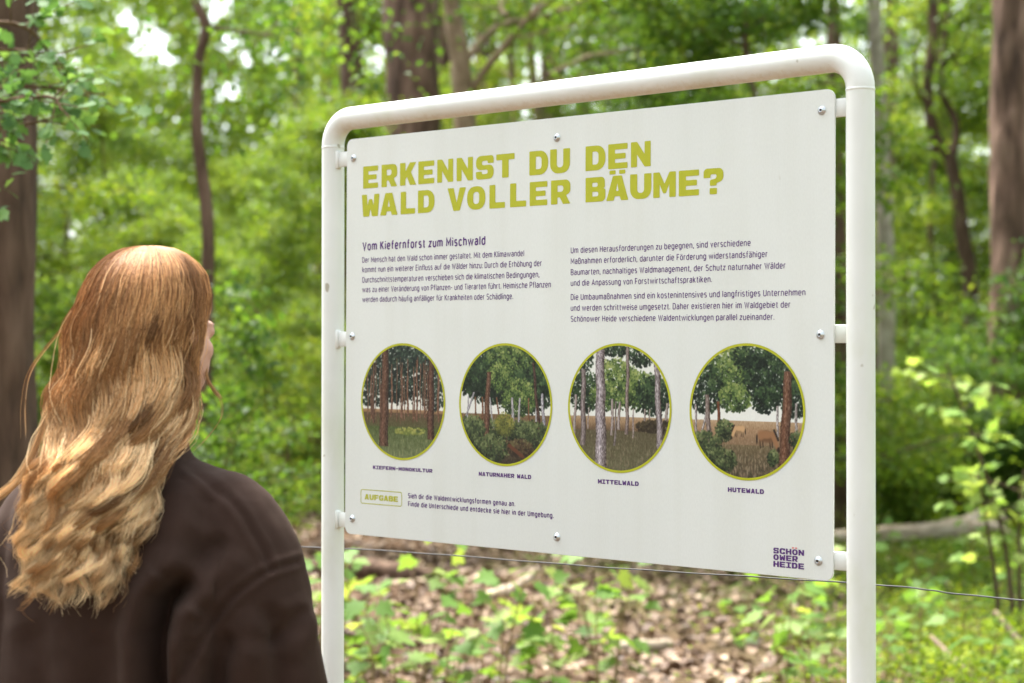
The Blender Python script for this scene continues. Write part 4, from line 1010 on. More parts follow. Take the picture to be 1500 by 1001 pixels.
def groundcover():
    g = np.random.default_rng(62); n = 230000; m = 70000
    Y = np.concatenate([6.8 + 11 * g.uniform(size=n - m), 14 + 12 * g.uniform(size=m)]); x = np.concatenate([g.uniform(.03, .40, n - m), g.uniform(-.40, .42, m)]) * Y; q = x / Y
    dens = np.clip(.02 + (q - .135) * 6.5, .014, 1) + np.clip((Y - 15.5) * .35, 0, 1) - np.clip((q + .02) * -2, 0, .3) * (Y < 15)
    pt = vnoise(np.column_stack([x, Y, 0 * x]), 2.2, 5); dens = np.minimum(dens, .8) * np.clip(.62 + .95 * pt, 0, 1.4)
    keep = g.uniform(size=n) < dens; x, Y = x[keep], Y[keep]; n = len(x); P0 = np.column_stack([x, Y, 0 * x])
    hh = np.clip(.20 + .17 * vnoise(P0, 3.6, 8), .03, .5); z = ground_h(x, Y) + .01 + hh * g.uniform(size=n) ** .7
    N = unit(np.array([0, 0, 1.0]) + g.normal(size=(n, 3)) * .6); D = unit(g.normal(size=(n, 3)) * np.array([1, 1, .5]) + np.array([0, 0, .35]))
    tv = np.clip(.48 + .26 * vnoise(P0, 1.9, 12) + .2 * g.normal(size=n), 0, 1)
    o = leaf_obj('ground_cover', np.column_stack([x, Y, z]), D, N, (.024 + .034 * np.clip((Y - 13) / 10, 0, 1)) * g.uniform(.6, 1.4, n), tv, T_SIMPLE, M['leaf_low'], None, 1.1); o['kind'] = 'stuff'; o['label'] = 'bright green bilberry and moss ground cover'
groundcover()

# saplings with maple leaves in front of the litter
def sapling(name, label, cat, seed, h, nst, nlv, lsize, leafm, spread=.18, group=None, tall=False):
    g = np.random.default_rng(seed); t = thing(name, label, cat, (0, 0, 0), 0, group); mb = MB(); P = []; D = []
    for s in range(nst):
        az = g.uniform(0, 6.28); hh = h * g.uniform(.7, 1) if s else h; e = spread * g.uniform(.3, 1)
        p = resample([(0, 0, -.06), (e * .3 * math.cos(az), e * .3 * math.sin(az), hh * .4), (e * math.cos(az), e * math.sin(az), hh)] + g.normal(size=(3, 3)) * .012, 22)
        mb.tube(p, np.linspace(.0055 if not tall else .011, .002, 22), 7)
        for q in range(nlv):
            j = min(21, int(21 * (1 - g.uniform() ** (1.6 if not tall else 1.1) * (.75 if not tall else .9)))); a2 = g.uniform(0, 6.28); d = np.array([math.cos(a2), math.sin(a2), g.uniform(.0, .5)]); L = g.uniform(.04, .15)
            e1 = p[j] + d * L; mb.tube(np.array([p[j], p[j] + d * L * .6 + np.array([0, 0, .008]), e1]), [.0016, .0012, .001], 4, cap=False)
            P.append(e1); D.append(np.array([d[0], d[1], -.25]))
    P = np.array(P); D = np.array(D); n = len(P)
    mb.obj('stem', M['twig'] if tall else M['stem_green'], t)
    leaf_obj('foliage', P, D + g.normal(size=(n, 3)) * .25, unit(np.array([0, -.1, 1.0]) + g.normal(size=(n, 3)) * .38), lsize * g.uniform(.55, 1.2, n), np.clip(.5 + .3 * g.normal(size=n), 0, 1), T_MAPLE, leafm, t)
    return t
GM = 'maple seedlings on the leaf litter below the board'
LM = 'low maple seedling with light green lobed leaves on the leaf litter under the board'
mp = [sapling('maple_seedling', LM, 'seedling', 71, .72, 2, 13, .112, M['leaf_maple'], .22, GM), sapling('maple_seedling', LM, 'seedling', 72, .58, 2, 11, .10, M['leaf_maple'], .2, GM), sapling('maple_seedling', LM, 'seedling', 73, .84, 3, 12, .105, M['leaf_maple'], .26, GM), sapling('maple_seedling', LM, 'seedling', 74, .3, 2, 10, .078, M['leaf_maple'], .15, GM)]
mu = [False] * 4
for px, Y, k, sc in ((545, 7.6, 0, 1), (580, 7.2, 1, 1), (612, 8.1, 2, .9), (655, 7.3, 1, .95), (700, 7.9, 0, .8), (735, 7.4, 1, 1.1), (772, 8.3, 0, 1), (810, 7.5, 1, .85), (880, 7.6, 2, .9), (900, 8.2, 0, .95), (1150, 7.4, 0, .85), (1185, 7.7, 1, 1), (515, 8.8, 3, 1.1), (1310, 8.0, 3, 1), (1345, 8.8, 1, .8), (1080, 10, 3, 1), (1215, 8.6, 2, .8), (470, 8.4, 1, 1)):
    o = mp[k] if not mu[k] else copy_tree(mp[k]); mu[k] = True; place(o, (px - 750) / FPX * Y, Y, g.uniform(0, 6.28), sc)

g = np.random.default_rng(83)
for px, Y, k, sc in ((1295, 7.7, 1, .7), (1322, 9.2, 3, 1.1), (1370, 9.8, 1, .7), (1402, 9.0, 3, 1.2), (1440, 8.1, 3, 1.1), (1462, 10.0, 1, .8), (1490, 7.6, 1, .6), (1350, 10.8, 3, 1.3), (1425, 11.6, 1, .8), (1310, 12.0, 1, .8)):
    o = copy_tree(mp[k]); place(o, (px - 750) / FPX * Y, Y, g.uniform(0, 6.28), sc); o['label'] = 'small maple seedling sprouting from the bilberry right of the sign'; o['group'] = 'maple seedlings in the bilberry'

def right_sapling():
    g = np.random.default_rng(81); Y = 9.4; O = at(1478, 0, Y); O[2] = float(ground_h(O[0], Y))
    t = thing('leafy_sapling', 'two stemmed sapling with fresh leaves at the right edge', 'sapling', O); mb = MB(); P = []; D = []
    for pts in ([(1466, 945), (1457, 850), (1447, 780), (1438, 722), (1434, 690)], [(1490, 945), (1478, 850), (1470, 790), (1455, 730), (1432, 660), (1412, 605), (1396, 560), (1386, 532)], [(1494, 940), (1492, 800), (1494, 740), (1500, 690)]):
        q = np.array([at(a, b, Y) for a, b in pts]) - O; q[0, 2] = min(q[0, 2], -.03); q = resample(q, 30); mb.tube(q, np.linspace(.014, .004, 30), 9, rough=.05)
        for _ in range(19):
            j = g.integers(9, 30); a2 = g.uniform(0, 6.28); d = np.array([math.cos(a2), math.sin(a2), g.uniform(-.1, .5)]); L = g.uniform(.06, .30)
            mb.tube(q[j] + d * L * np.linspace(0, 1, 4)[:, None], np.linspace(.0035, .001, 4), 4, cap=False)
            for f in (.5, .8, 1.0): P.append(q[j] + d * L * f); D.append(d + g.normal(size=3) * .6)
    P = np.array(P); n = len(P); mb.obj('stem', M['bark_dark'], t)
    leaf_obj('foliage', P, np.array(D) + np.array([0, 0, -.3]), unit(np.array([0, -.2, 1]) + g.normal(size=(n, 3)) * .45), np.interp(P[:, 2], [0, .9, 1.4], [.06, .075, .092]) * g.uniform(.7, 1.2, n), np.clip(.42 + .25 * g.normal(size=n), 0, 1), T_MAPLE, M['leaf_fresh'], t)
right_sapling()

# dead wood
def log(name, label, cat, pts, rad, mat, sides=20, rough=.08, stubs=0, seed=1):
    g = np.random.default_rng(seed); P = np.array(pts, float); O = np.array([P[0, 0], P[0, 1], float(ground_h(P[0, 0], P[0, 1]))])
    q = resample(P - O, 40); mb = MB(); mb.tube(q, np.interp(np.linspace(0, 1, 40), np.linspace(0, 1, len(rad)), rad), sides, rough=rough, rng=g)
    for _ in range(stubs):
        j = g.integers(5, 35); d = unit(g.normal(size=3) + np.array([0, 0, .6])); L = g.uniform(.08, .3); mb.tube(q[j] + d * L * np.linspace(0, 1, 5)[:, None], np.linspace(.02, .006, 5), 8)
    o = mb.obj(name, mat); o.location = O; tag(o, label, cat); return o, O
Yl = 13.3
def zg(x, y, d=0): return (x, y, float(ground_h(x, y)) + d)
xl = lambda px, Y: (px - 750) / FPX * Y
fl, O = log('fallen_log', 'pale fallen log lying behind the right post of the sign', 'log', [zg(xl(1000, Yl), Yl + .3, .13), zg(xl(1150, Yl), Yl + .2, .13), zg(xl(1260, Yl), Yl, .13), zg(xl(1340, Yl), Yl - .1, .14), zg(xl(1405, Yl), Yl - .2, .17)], [.045, .050, .056, .062, .09], M['deadwood'], stubs=0, seed=4)
g4 = np.random.default_rng(9); mb = MB(); e = np.array(zg(xl(1405, Yl), Yl - .2, .16)) - O
for k in range(9):
    a = k * .7; d = unit(np.array([.9, .6 * math.cos(a), .9 * math.sin(a)]) + g4.normal(size=3) * .2); L = g4.uniform(.2, .42)
    mb.tube(resample([e - np.array([.08, 0, 0]), e + d * L * .5, e + d * L + np.array([0, 0, -.12])], 10), np.linspace(.06, .012, 10), 9, rough=.08)
mb.obj('root_plate', M['deadwood'], fl)
log('dead_branch', 'grey dead branch lying in the leaf litter below the board', 'branch', [zg(xl(700, 11), 11.2, .03), zg(xl(740, 11), 11, .1), zg(xl(765, 11), 10.9, .16), zg(xl(790, 11), 10.9, .26)], [.03, .04, .035, .025], M['deadwood'], 12, stubs=2, seed=6)
log('dead_branch', 'short grey piece of wood on the litter right of the maple seedlings', 'branch', [zg(xl(905, 9.6), 9.6, .03), zg(xl(935, 9.6), 9.6, .04), zg(xl(985, 9.6), 9.7, .05)], [.035, .04, .03], M['deadwood'], 12, seed=7)
log('dead_branch', 'dark rotten branch on the litter beside the left post', 'branch', [zg(xl(440, 12), 12.3, .06), zg(xl(520, 12), 12.2, .10), zg(xl(580, 12), 12, .08), zg(xl(640, 12), 12, .03)], [.06, .075, .06, .04], M['bark_dark'], 14, stubs=3, seed=8)
log('stick', 'broken stick poking out of the bilberry right of the sign', 'stick', [zg(xl(1440, 8.2), 8.0, .02), zg(xl(1405, 8.2), 8.2, .14), zg(xl(1378, 8.2), 8.4, .25)], [.015, .016, .012], M['stick'], 10, seed=10)
log('stick', 'short stick leaning in the bilberry at the right edge', 'stick', [zg(xl(1492, 8.8), 8.7, .14), zg(xl(1478, 8.8), 8.8, .22), zg(xl(1464, 8.8), 8.9, .30)], [.018, .018, .015], M['stick'], 10, seed=11)
log('stick', 'dark stick on the moss left of the right post foot', 'stick', [zg(xl(1195, 8.3), 8.3, .06), zg(xl(1222, 8.3), 8.25, .05), zg(xl(1262, 8.3), 8.2, .03)], [.02, .022, .016], M['twig'], 10, seed=12)

# ------------------------------------------------------------------ woman seen from behind
DP = 2.87; PX0 = (210 - 750) / FPX * DP
woman = thing('person', 'woman in a dark brown sweatshirt with long wavy blonde hair, seen from behind', 'person', (PX0, DP, 0))
KP = FPX / DP
def wx(px): return (px - 210) / KP
def wz(py): return CAM_Z + (527.3 - py) / KP
BY = R(18); cB, sB = math.cos(BY), math.sin(BY)
def body2w(P):
    P = np.asarray(P, float); return np.stack([P[:, 0] * cB + P[:, 1] * sB, -P[:, 0] * sB + P[:, 1] * cB, P[:, 2]], -1)

def loft(mb, secs, n=40, m=60, p=2.0):
    """secs: (z, cx, cy, hw, hd); superellipse sections"""
    S = np.array(secs); t = np.linspace(0, 1, m); k = np.linspace(0, 1, len(S))
    Z = resample(S, m)
    th = np.linspace(0, 2 * np.pi, n, endpoint=False); c, s = np.cos(th), np.sin(th)
    cx = np.sign(c) * abs(c) ** (2 / p); sx = np.sign(s) * abs(s) ** (2 / p)
    V = np.stack([Z[:, 1:2] + Z[:, 3:4] * cx, Z[:, 2:3] + Z[:, 4:5] * sx, np.repeat(Z[:, :1], n, 1)], -1).reshape(-1, 3)
    i = np.arange(m - 1)[:, None] * n; j = np.arange(n)[None]; kk = (j + 1) % n
    F4 = np.stack([i + j, i + kk, i + kk + n, i + j + n], -1).reshape(-1, 4)
    V = np.vstack([V, V[:n].mean(0), V[-n:].mean(0)]); a = np.arange(n); b = (a + 1) % n
    F3 = np.vstack([np.stack([np.full(n, m * n), b, a], -1), np.stack([np.full(n, m * n + 1), a + (m - 1) * n, b + (m - 1) * n], -1)])
    mb.add(V, F3, F4)
def ball(mb, c, r, n=20):
    th = np.linspace(0, 2 * np.pi, n, endpoint=False); ph = np.linspace(.02, np.pi - .02, n // 2 + 2)
    V = np.stack([np.outer(np.sin(ph), np.cos(th)) * r[0] + c[0], np.outer(np.sin(ph), np.sin(th)) * r[1] + c[1], np.outer(np.cos(ph), np.ones(n)) * r[2] + c[2]], -1).reshape(-1, 3)
    m = len(ph); i = np.arange(m - 1)[:, None] * n; j = np.arange(n)[None]; k = (j + 1) % n
    F4 = np.stack([i + j, i + j + n, i + k + n, i + k], -1).reshape(-1, 4)
    V = np.vstack([V, V[:n].mean(0), V[-n:].mean(0)]); a = np.arange(n); b = (a + 1) % n
    mb.add(V, np.vstack([np.stack([np.full(n, m * n), a, b], -1), np.stack([np.full(n, m * n + 1), b + (m - 1) * n, a + (m - 1) * n], -1)]), F4)

def remeshed(mb, voxel, smooth_it=4):
    """union of closed shapes into one continuous skin; returns verts, faces"""
    me = mb.mesh('tmp'); ob = link('tmp', me)
    a = ob.modifiers.new('r', 'REMESH'); a.mode = 'VOXEL'; a.voxel_size = voxel
    b = ob.modifiers.new('s', 'SMOOTH'); b.iterations = smooth_it; b.factor = .5
    bpy.context.view_layer.update()
    dg = bpy.context.evaluated_depsgraph_get(); m2 = bpy.data.meshes.new_from_object(ob.evaluated_get(dg))
    V = np.zeros(len(m2.vertices) * 3); m2.vertices.foreach_get('co', V); V = V.reshape(-1, 3)
    F4 = np.array([tuple(p.vertices) for p in m2.polygons if len(p.vertices) == 4]); F3 = np.array([tuple(p.vertices) for p in m2.polygons if len(p.vertices) == 3])
    Nn = np.zeros(len(m2.vertices) * 3); m2.vertices.foreach_get('normal', Nn); Nn = Nn.reshape(-1, 3)
    bpy.data.objects.remove(ob); bpy.data.meshes.remove(m2); bpy.data.meshes.remove(me)
    return V, [f for f in (F4, F3) if len(f)], Nn

ARM = {}
def build_body():
    mb = MB()
    # trunk and neck (body frame), legs, arms
    loft(mb, [(.86, 0, 0, .15, .10), (.95, 0, 0, .16, .105), (1.08, 0, 0, .125, .09), (1.20, 0, .0, .14, .10), (1.275, 0, -.005, .13, .08), (1.31, 0, -.005, .08, .06), (1.345, 0, .0, .056, .055), (1.42, 0, .012, .05, .052), (1.455, 0, .02, .05, .055)], 32, 50)
    for s in (-1, 1):
        mb.tube(resample([(s * .085, 0, .92), (s * .09, .005, .7), (s * .092, .012, .47), (s * .094, -.01, .28), (s * .095, -.005, .07)], 30), np.interp(np.linspace(0, 1, 30), [0, .25, .52, .72, 1], [.085, .075, .052, .05, .035]), 18)
        mb.tube([(s * .095, -.04, .035), (s * .096, .02, .04), (s * .098, .09, .03), (s * .10, .15, .022)], [.032, .036, .032, .02], 14)
        arm = resample([(s * .13, -.005, 1.245), (s * .178, -.01, 1.17), (s * .205, -.012, 1.05), (s * .218, .02, .92), (s * .222, .055, .82)], 30); ARM[s] = arm[-1]
        mb.tube(arm, np.interp(np.linspace(0, 1, 30), [0, .3, .55, .75, 1], [.05, .043, .037, .034, .024]), 16)
        w = arm[-1]; mb.tube([w + (0, 0, .005), w + (0, .008, -.04), w + (0, .018, -.085)], [.024, .03, .026], 14)
        for q, (dy, L) in enumerate(((-.012, .062), (.006, .074), (.024, .070), (.041, .058))):
            b = w + np.array([0, .005 + dy, -.085 + .006 * q]); mb.tube(resample([b, b + (-s * .004, .008, -L * .5), b + (-s * .016, .012, -L * .95)], 8), np.linspace(.0088, .0068, 8), 10)
        b = w + np.array([-s * .01, .03, -.03]); mb.tube(resample([b, b + (-s * .016, .024, -.03), b + (-s * .018, .030, -.062)], 8), np.linspace(.011, .0075, 8), 10)
    A = [body2w(v) for v in mb.V]; mb.V = A
    # head, turned to the right
    hb = MB(); hb.n = 0
    ball(hb, (0, -.008, .045), (.073, .092, .085), 28); ball(hb, (0, .03, -.03), (.056, .065, .085), 24); ball(hb, (0, .055, -.085), (.03, .03, .022), 14)
    ball(hb, (0, .098, -.018), (.011, .017, .02), 12); ball(hb, (0, .092, .004), (.008, .01, .03), 12)
    ball(hb, (0, .086, -.055), (.022, .01, .007), 12); ball(hb, (0, .085, -.063), (.02, .01, .007), 12)
    for s in (-1, 1):
        ball(hb, (s * .036, .056, -.022), (.020, .022, .022), 14); ball(hb, (s * .028, .077, .02), (.016, .012, .006), 12); ball(hb, (s * .031, .078, .008), (.013, .012, .011), 12)
        ball(hb, (s * .074, -.012, .0), (.010, .018, .031), 14); ball(hb, (s * .074, -.006, -.026), (.007, .010, .012), 12)
    a = R(31); c, s = math.cos(a), math.sin(a); off = len(np.vstack(mb.V)); C0 = np.array([wx(235), .0, 1.538])
    for V in hb.V: mb.V.append(np.stack([V[:, 0] * c + V[:, 1] * s, -V[:, 0] * s + V[:, 1] * c, V[:, 2]], -1) + C0)
    for f in hb.F3: mb.F3.append(f + off)
    for f in hb.F4: mb.F4.append(f + off)
    mb.T += hb.T
    V, F, N = remeshed(mb, .0042, 3)
    link('body', mesh_np('body', V, F, [M['skin']]), woman)
build_body()

def gauss(d, w): return np.exp(-(d / w) ** 2)
def seg_dist(p, pts):
    """distance and signed side of 2-D points to a polyline"""
    best = np.full(len(p), 1e9); side = np.zeros(len(p)); tt = np.zeros(len(p)); pts = np.asarray(pts, float); n = len(pts) - 1
    for i in range(n):
        a, b = pts[i], pts[i + 1]; ab = b - a; t = np.clip(((p - a) @ ab) / (ab @ ab), 0, 1); q = a + t[:, None] * ab; d = np.linalg.norm(p - q, axis=1)
        s = ab[0] * (p[:, 1] - a[1]) - ab[1] * (p[:, 0] - a[0]); m = d < best; best[m] = d[m]; side[m] = np.sign(s[m]); tt[m] = (i + t[m]) / n
    return best, side, tt
def build_sweater():
    mb = MB()
    loft(mb, [(.76, 0, 0, .20, .13), (.80, 0, 0, .225, .145), (.95, 0, -.005, .24, .15), (1.10, 0, -.008, .232, .148), (1.20, 0, -.01, .226, .138), (1.265, 0, -.01, .218, .12), (1.298, 0, -.01, .197, .10), (1.322, 0, -.008, .150, .085), (1.338, 0, -.005, .098, .074), (1.352, 0, .0, .074, .068), (1.368, 0, .004, .070, .066)], 56, 70, 2.3)
    for s in (-1, 1):
        k = resample([(s * .10, -.005, 1.275, .055), (s * .158, -.008, 1.25, .074), (s * .190, -.012, 1.175, .090), (s * .205, -.015, 1.06, .096), (s * .222, 0, .96, .096), (s * .232, .03, .88, .085), (s * .228, .045, .835, .06), (s * .226, .052, .80, .046)], 50)
        mb.tube(k[:, :3], k[:, 3], 36)
    mb.V = [body2w(v) for v in mb.V]
    V, F, N = remeshed(mb, .0048, 7)
    # folds and seams, laid out on the cloth itself (x across, z up, back side only)
    pr = V[:, [0, 2]]; back = np.clip(-N[:, 1] * 1.8 + .35, 0, 1); d = np.zeros(len(V))
    px = lambda L: [(wx(a), wz(b)) for a, b in L]
    def fold(L, w, depth, crest=.5, lo=.0, hi=1.):
        dist, side, t = seg_dist(pr, px(L)); e = np.clip(np.minimum((t - lo) / .18 + .02, (hi - t) / .18 + .02), 0, 1)
        return back * e * (-depth * gauss(dist, w) + depth * crest * gauss(dist - 2.1 * w, w * 1.5))
    d += fold([(292, 842), (272, 862), (262, 905), (263, 960), (268, 1040)], .016, .062, .55, -.1, 1.5)
    d += fold([(310, 905), (300, 950), (290, 1000), (286, 1050)], .014, .016, .5)
    d += fold([(352, 770), (320, 810), (297, 850)], .020, .016, .5)
    d += fold([(330, 700), (322, 760), (300, 830)], .022, .012, .5)
    d += fold([(415, 860), (428, 930), (432, 1010)], .018, .014, .6)
    d += fold([(365, 900), (345, 950), (338, 1020)], .016, .015, .6)
    d += fold([(455, 870), (440, 900), (415, 925)], .012, .010, .5)
    d += fold([(60, 900), (90, 960), (95, 1040)], .03, .008, .4)
    d += fold([(180, 900), (190, 960), (185, 1040)], .03, .006, .4)
    # seams: dropped armhole and shoulder
    for L in ([(447, 812), (425, 816), (398, 828), (370, 850), (345, 880), (322, 912), (300, 950), (284, 985)], [(283, 672), (312, 692), (345, 715), (375, 748), (402, 790), (414, 818)]):
        dist, side, t = seg_dist(pr, px(L)); d += back * (-.0030 * gauss(dist, .0042) + .0024 * gauss(dist - .0095, .005))
    d += (.0030 * vnoise(V * np.array([1, 1, .5]), 20, 3) + .0009 * vnoise(V * np.array([1.2, 1, .8]), 48, 13)) * back + .0016 * vnoise(V, 60, 6)
    V = V + N * d[:, None]
    link('sweatshirt', mesh_np('sweatshirt', V, F, [M['sweat']]), woman)
build_sweater()

def build_legs():
    mb = MB()
    loft(mb, [(.74, 0, 0, .17, .115), (.82, 0, 0, .175, .12), (.95, 0, 0, .17, .115)], 36, 12)
    for s in (-1, 1): mb.tube(resample([(s * .085, 0, .86), (s * .092, .004, .66), (s * .094, .01, .45), (s * .095, -.005, .25), (s * .096, 0, .06)], 30), np.interp(np.linspace(0, 1, 30), [0, .3, .6, 1], [.10, .09, .075, .07]), 24)
    mb.V = [body2w(v) for v in mb.V]; V, F, N = remeshed(mb, .008, 5); V = V + N * (.003 * vnoise(V, 24, 9))[:, None]
    link('trousers', mesh_np('trousers', V, F, [M['denim']]), woman)
    for s in (-1, 1):
        mb = MB(); mb.tube([(s * .095, -.075, .05), (s * .095, -.05, .058), (s * .096, .0, .062), (s * .097, .06, .05), (s * .099, .12, .042), (s * .10, .165, .034), (s * .10, .182, .03)], [.012, .038, .043, .042, .04, .03, .01], 18)
        mb.V = [body2w(v) for v in mb.V]; V = mb.V[0]; V[:, 2] = np.maximum(V[:, 2], .002); mb.obj('shoe', M['shoe'], woman)
build_legs()

def build_hair():
    g = np.random.default_rng(5)
    rows = np.array([(361.5, 196, 236), (364, 180, 255), (372, 163, 272), (385, 148, 287), (402, 135, 298), (430, 122, 305), (470, 108, 303), (500, 102, 300), (530, 97, 299), (570, 90, 297), (620, 98, 288), (660, 92, 276), (690, 88, 260), (730, 80, 242), (770, 72, 228), (810, 68, 222), (850, 70, 218), (900, 78, 208)], float)
    zt = wz(rows[:, 0]); xl_, xr_ = wx(rows[:, 1]), wx(rows[:, 2])
    def sec(z):
        zz = zt[::-1]; l, r = np.interp(z, zz, xl_[::-1]), np.interp(z, zz, xr_[::-1]); return (l + r) / 2, (r - l) / 2
    yc_z = [.8, 1.12, 1.25, 1.34, 1.40, 1.47, 1.58, 1.70]; yc = [-.150, -.152, -.145, -.115, -.060, -.02, 0, .0]
    hd_z = [.8, 1.12, 1.25, 1.33, 1.40, 1.48] + list(np.linspace(1.56, 1.6815, 14)); hd = [.030, .042, .05, .068, .09, .112] + [.118 * math.sqrt(max(.004, 1 - ((q - 1.56) / .1225) ** 2)) for q in np.linspace(1.56, 1.6815, 14)]
    S, T = 13000, 60; nc = 190
    # clumps
    ca = g.uniform(-112, 104, nc); crr = g.uniform(.62, 1.04, nc); cend = wz(g.uniform(760, 858, nc)); cph = 2.6 * np.sin(ca * .030 + .6) + 5 * crr + g.normal(size=nc) * .55; cfr = g.uniform(.92, 1.08, nc); camp = g.uniform(.5, 1.5, nc); ctone = g.normal(size=nc)
    side = np.abs(ca) / 110; cend = cend + .09 * np.clip(side - .45, 0, 1)
    cl = g.integers(0, nc, S); a0 = R(1) * (ca[cl] + g.normal(size=S) * 7.5); a0 = np.clip(a0, R(-116), R(106)); rr0 = np.clip(crr[cl] + g.normal(size=S) * .05, .74, 1.02)
    zend = cend[cl] + g.normal(size=S) * .012; t = np.linspace(0, 1, T)[None]
    ztop = np.minimum(1.6815, 1.6815 - g.uniform(0, 1, S) ** 2 * .004)
    fly = g.uniform(size=S) < .03
    # steeper spacing near the crown
    z = ztop[:, None] + (zend - ztop)[:, None] * (t ** 1.25)
    cx, hw = sec(z); yy = np.interp(z, yc_z, yc); dd = np.interp(z, hd_z, hd)
    low = np.clip((1.42 - z) / .12, 0, 1)
    # clumping towards the ends
    k = np.clip((1.62 - z) / .42, 0, 1) ** 1.2 * .92
    aa = a0[:, None] * (1 - k) + R(1) * ca[cl][:, None] * k; rr0 = np.where(rr0 < .84, rr0 * .2 + .80, rr0); rr = rr0[:, None] * (1 - k) + crr[cl][:, None] * k
    lim = np.interp(z, [1.38, 1.46, 1.50, 1.56, 1.61], R(1) * np.array([82, 76, 70, 78, 120])); aa = np.where(aa > lim, lim + (aa - lim) * .06, aa)      # tucked behind the ear
    aa = aa * (1 - .16 * low)
    x = cx + hw * rr * np.sin(aa); y = yy - dd * rr * np.cos(aa)
    y = np.where(low > 0, np.minimum(y, yy + dd * .9), y)
    # waves
    s = (1.60 - z); A = (.0030 + .0085 * np.clip((s - .0) / .26, 0, 1)) * camp[cl][:, None] * np.clip((s + .05) / .14, 0, 1)
    q2 = np.clip((s - .14) / .28, 0, 1); A2 = .0085 * q2 * np.roll(camp, 7)[cl][:, None]; jit = g.normal(size=S)[:, None]
    ph = cph[cl][:, None] + s * 46 * cfr[cl][:, None] + jit * .17; ph2 = (1.7 * cph + g.normal(size=nc) * .7)[cl][:, None] + s * (78 + 18 * q2) * cfr[cl][:, None] + jit * .22
    x = x + A * np.sin(ph) + A2 * np.sin(ph2); y = y + A * .6 * np.cos(ph) + A2 * np.cos(ph2)
    z = z + A2 * .35 * np.cos(ph2)
    cl_end = np.clip((t - .8) / .2, 0, 1) ** 2; x = x + cl_end * .026 * np.sin(cph[cl] * 3)[:, None]
    # root shape variation and stray hairs
    x = x + .0022 * np.sin(s * 70 + g.uniform(0, 6.28, (S, 1))) * np.clip(t * 6, 0, 1); fr = g.normal(size=(S, 1)) * np.where(fly, .014, .0026)[:, None]; x = x + fr * np.clip(t * 1.4, 0, 1) * np.where(fly, 1.0, 1)[:, None]; y = y + g.normal(size=(S, 1)) * .002 * t
    # two locks seen apart from the mass: a flick over the left shoulder and one beside the cheek
    P = np.stack([x, y, z], -1)
    def lock(n, pts, spread, yv, zone):
        nonlocal P
        base = resample(np.array([(wx(a), b2, wz(c)) for a, c, b2 in pts]), T); o = np.zeros((n, T, 3)); o[:] = base; o += g.normal(size=(n, 1, 3)) * spread * np.linspace(.6, 1.2, T)[None, :, None]; P = np.vstack([P, o])
        return n
    n2 = lock(60, [(95, 560, -.05), (78, 640, -.09), (58, 690, -.11), (34, 716, -.125), (12, 727, -.12), (2, 722, -.11)], .0035, 0, 0)
    n3 = lock(26, [(296, 520, .03), (300, 552, .02), (309, 570, .02), (320, 583, .02)], .002, 0, 0)
    n3 += lock(3, [(300, 560, .02), (318, 580, .02), (322, 610, .02), (305, 640, .0), (288, 660, -.03)], .0015, 0, 0)
    n3 += lock(5, [(100, 480, -.03), (60, 540, -.05), (49, 590, -.05), (52, 640, -.06)], .003, 0, 0)
    n3 += lock(40, [(285, 470, -.045), (292, 520, -.045), (290, 570, -.06), (283, 620, -.10), (262, 670, -.14), (236, 720, -.17), (222, 770, -.19)], .006, 0, 0)
    S2 = len(P); Sx = S2 - S
    # flow direction and tube
    w = np.concatenate([np.full(S, 1.0), np.full(Sx, .9)]) * g.uniform(.7, 1.25, S2); rad = .00048 * w[:, None] * np.interp(np.linspace(0, 1, T), [0, .1, .75, 1], [.7, 1, .9, .25])[None]
    Tn = np.gradient(P, axis=1); Tn /= np.linalg.norm(Tn, axis=-1, keepdims=True) + 1e-9
    ref = np.zeros_like(Tn); ref[..., 1] = 1.0; Bx = np.cross(Tn, ref); Bx /= np.linalg.norm(Bx, axis=-1, keepdims=True) + 1e-9; Cx = np.cross(Tn, Bx)
    Vs = [P + rad[..., None] * (math.cos(q) * Bx + math.sin(q) * Cx) for q in (0, 2.094, 4.189)]
    V = np.stack(Vs, 2).reshape(-1, 3)
    b = (np.arange(S2)[:, None, None] * T + np.arange(T - 1)[None, :, None]) * 3; j = np.arange(3)[None, None]; k2 = (j + 1) % 3
    F = np.stack([b + j, b + k2, b + 3 + k2, b + 3 + j], -1).reshape(-1, 4)
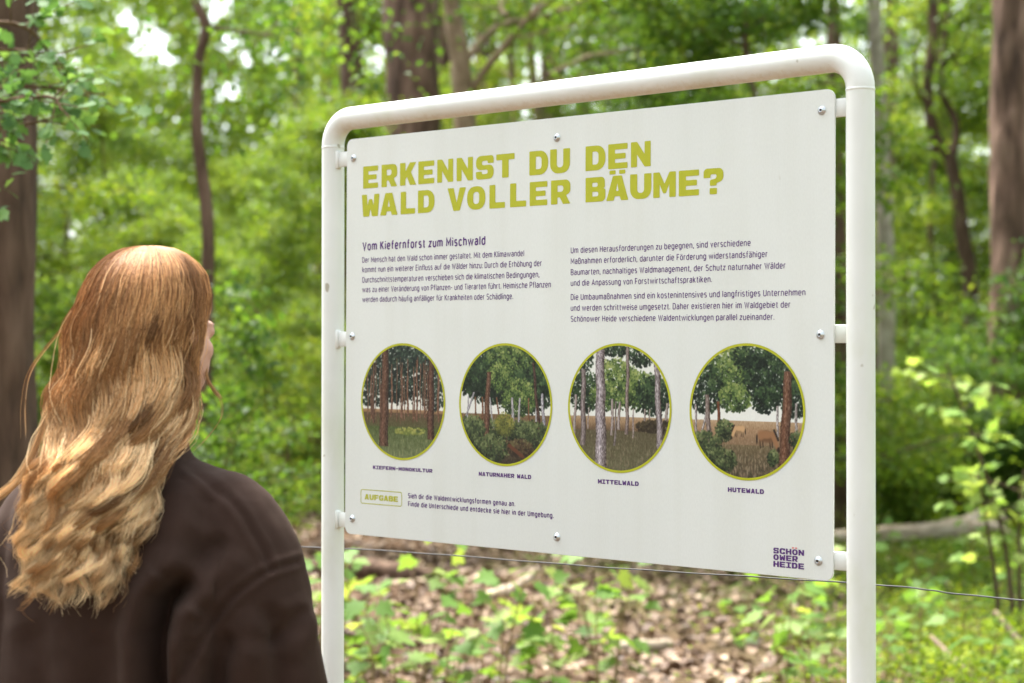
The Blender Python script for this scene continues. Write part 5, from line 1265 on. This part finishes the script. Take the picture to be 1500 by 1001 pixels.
    # colour: warm brown roots growing out into blonde lengths
    root = np.array((.33, .150, .058)); mid = np.array((.53, .285, .118)); tip = np.array((.95, .72, .43)); deep = np.array((.10, .052, .026))
    zz = P[..., 2]; tone = np.concatenate([ctone[cl], g.normal(size=Sx)])[:, None] * .22 + g.normal(size=(S2, 1)) * .13
    brown = np.where(g.uniform(size=nc) < .27, g.uniform(.42, .68, nc), 1.0); f = (np.clip((1.66 - zz) / .50 + tone, 0, 1) * np.concatenate([brown[cl], np.ones(Sx)])[:, None])[..., None]; colr = np.where(f < .45, root + (mid - root) * f / .45, mid + (tip - mid) * (f - .45) / .55)
    lo_ = (g.uniform(size=(S2, 1)) < np.concatenate([np.where(brown[cl] < 1, .5, .18), np.full(Sx, .15)])[:, None])[..., None]; colr = np.where(lo_, colr * .58 + deep * .3, colr); colr = colr * (1 + .34 * np.clip(np.concatenate([ctone[cl], np.zeros(Sx)]), -1.6, 1.6))[:, None, None]
    colr = np.repeat(colr.reshape(-1, 3), 3, 0)
    # scalp and inner mass so nothing shows through
    zi = np.linspace(1.672, 1.19, 60); ci, hi = sec(zi); yi = np.interp(zi, yc_z, yc); di = np.interp(zi, hd_z, hd); th = np.linspace(-1.95, 1.8, 40)
    kk = np.interp(zi, [1.19, 1.3, 1.5, 1.672], [.55, .70, .80, .86])[:, None]
    th = np.minimum(th[None], np.interp(zi, [1.38, 1.46, 1.50, 1.56, 1.61], R(1) * np.array([80, 70, 64, 72, 120]))[:, None])
    VI = np.stack([ci[:, None] + hi[:, None] * kk * np.sin(th), yi[:, None] - di[:, None] * kk * np.cos(th), np.repeat(zi[:, None], 40, 1)], -1).reshape(-1, 3)
    i = np.arange(59)[:, None] * 40 + np.arange(39)[None]; FI = np.stack([i, i + 40, i + 41, i + 1], -1).reshape(-1, 4) + len(V)
    V = np.vstack([V, VI]); colr = np.vstack([colr, np.repeat(deep[None] * 1.1, len(VI), 0)])
    link('hair', mesh_np('hair', V, [F, FI], [M['hair']], color=colr), woman)
build_hair()
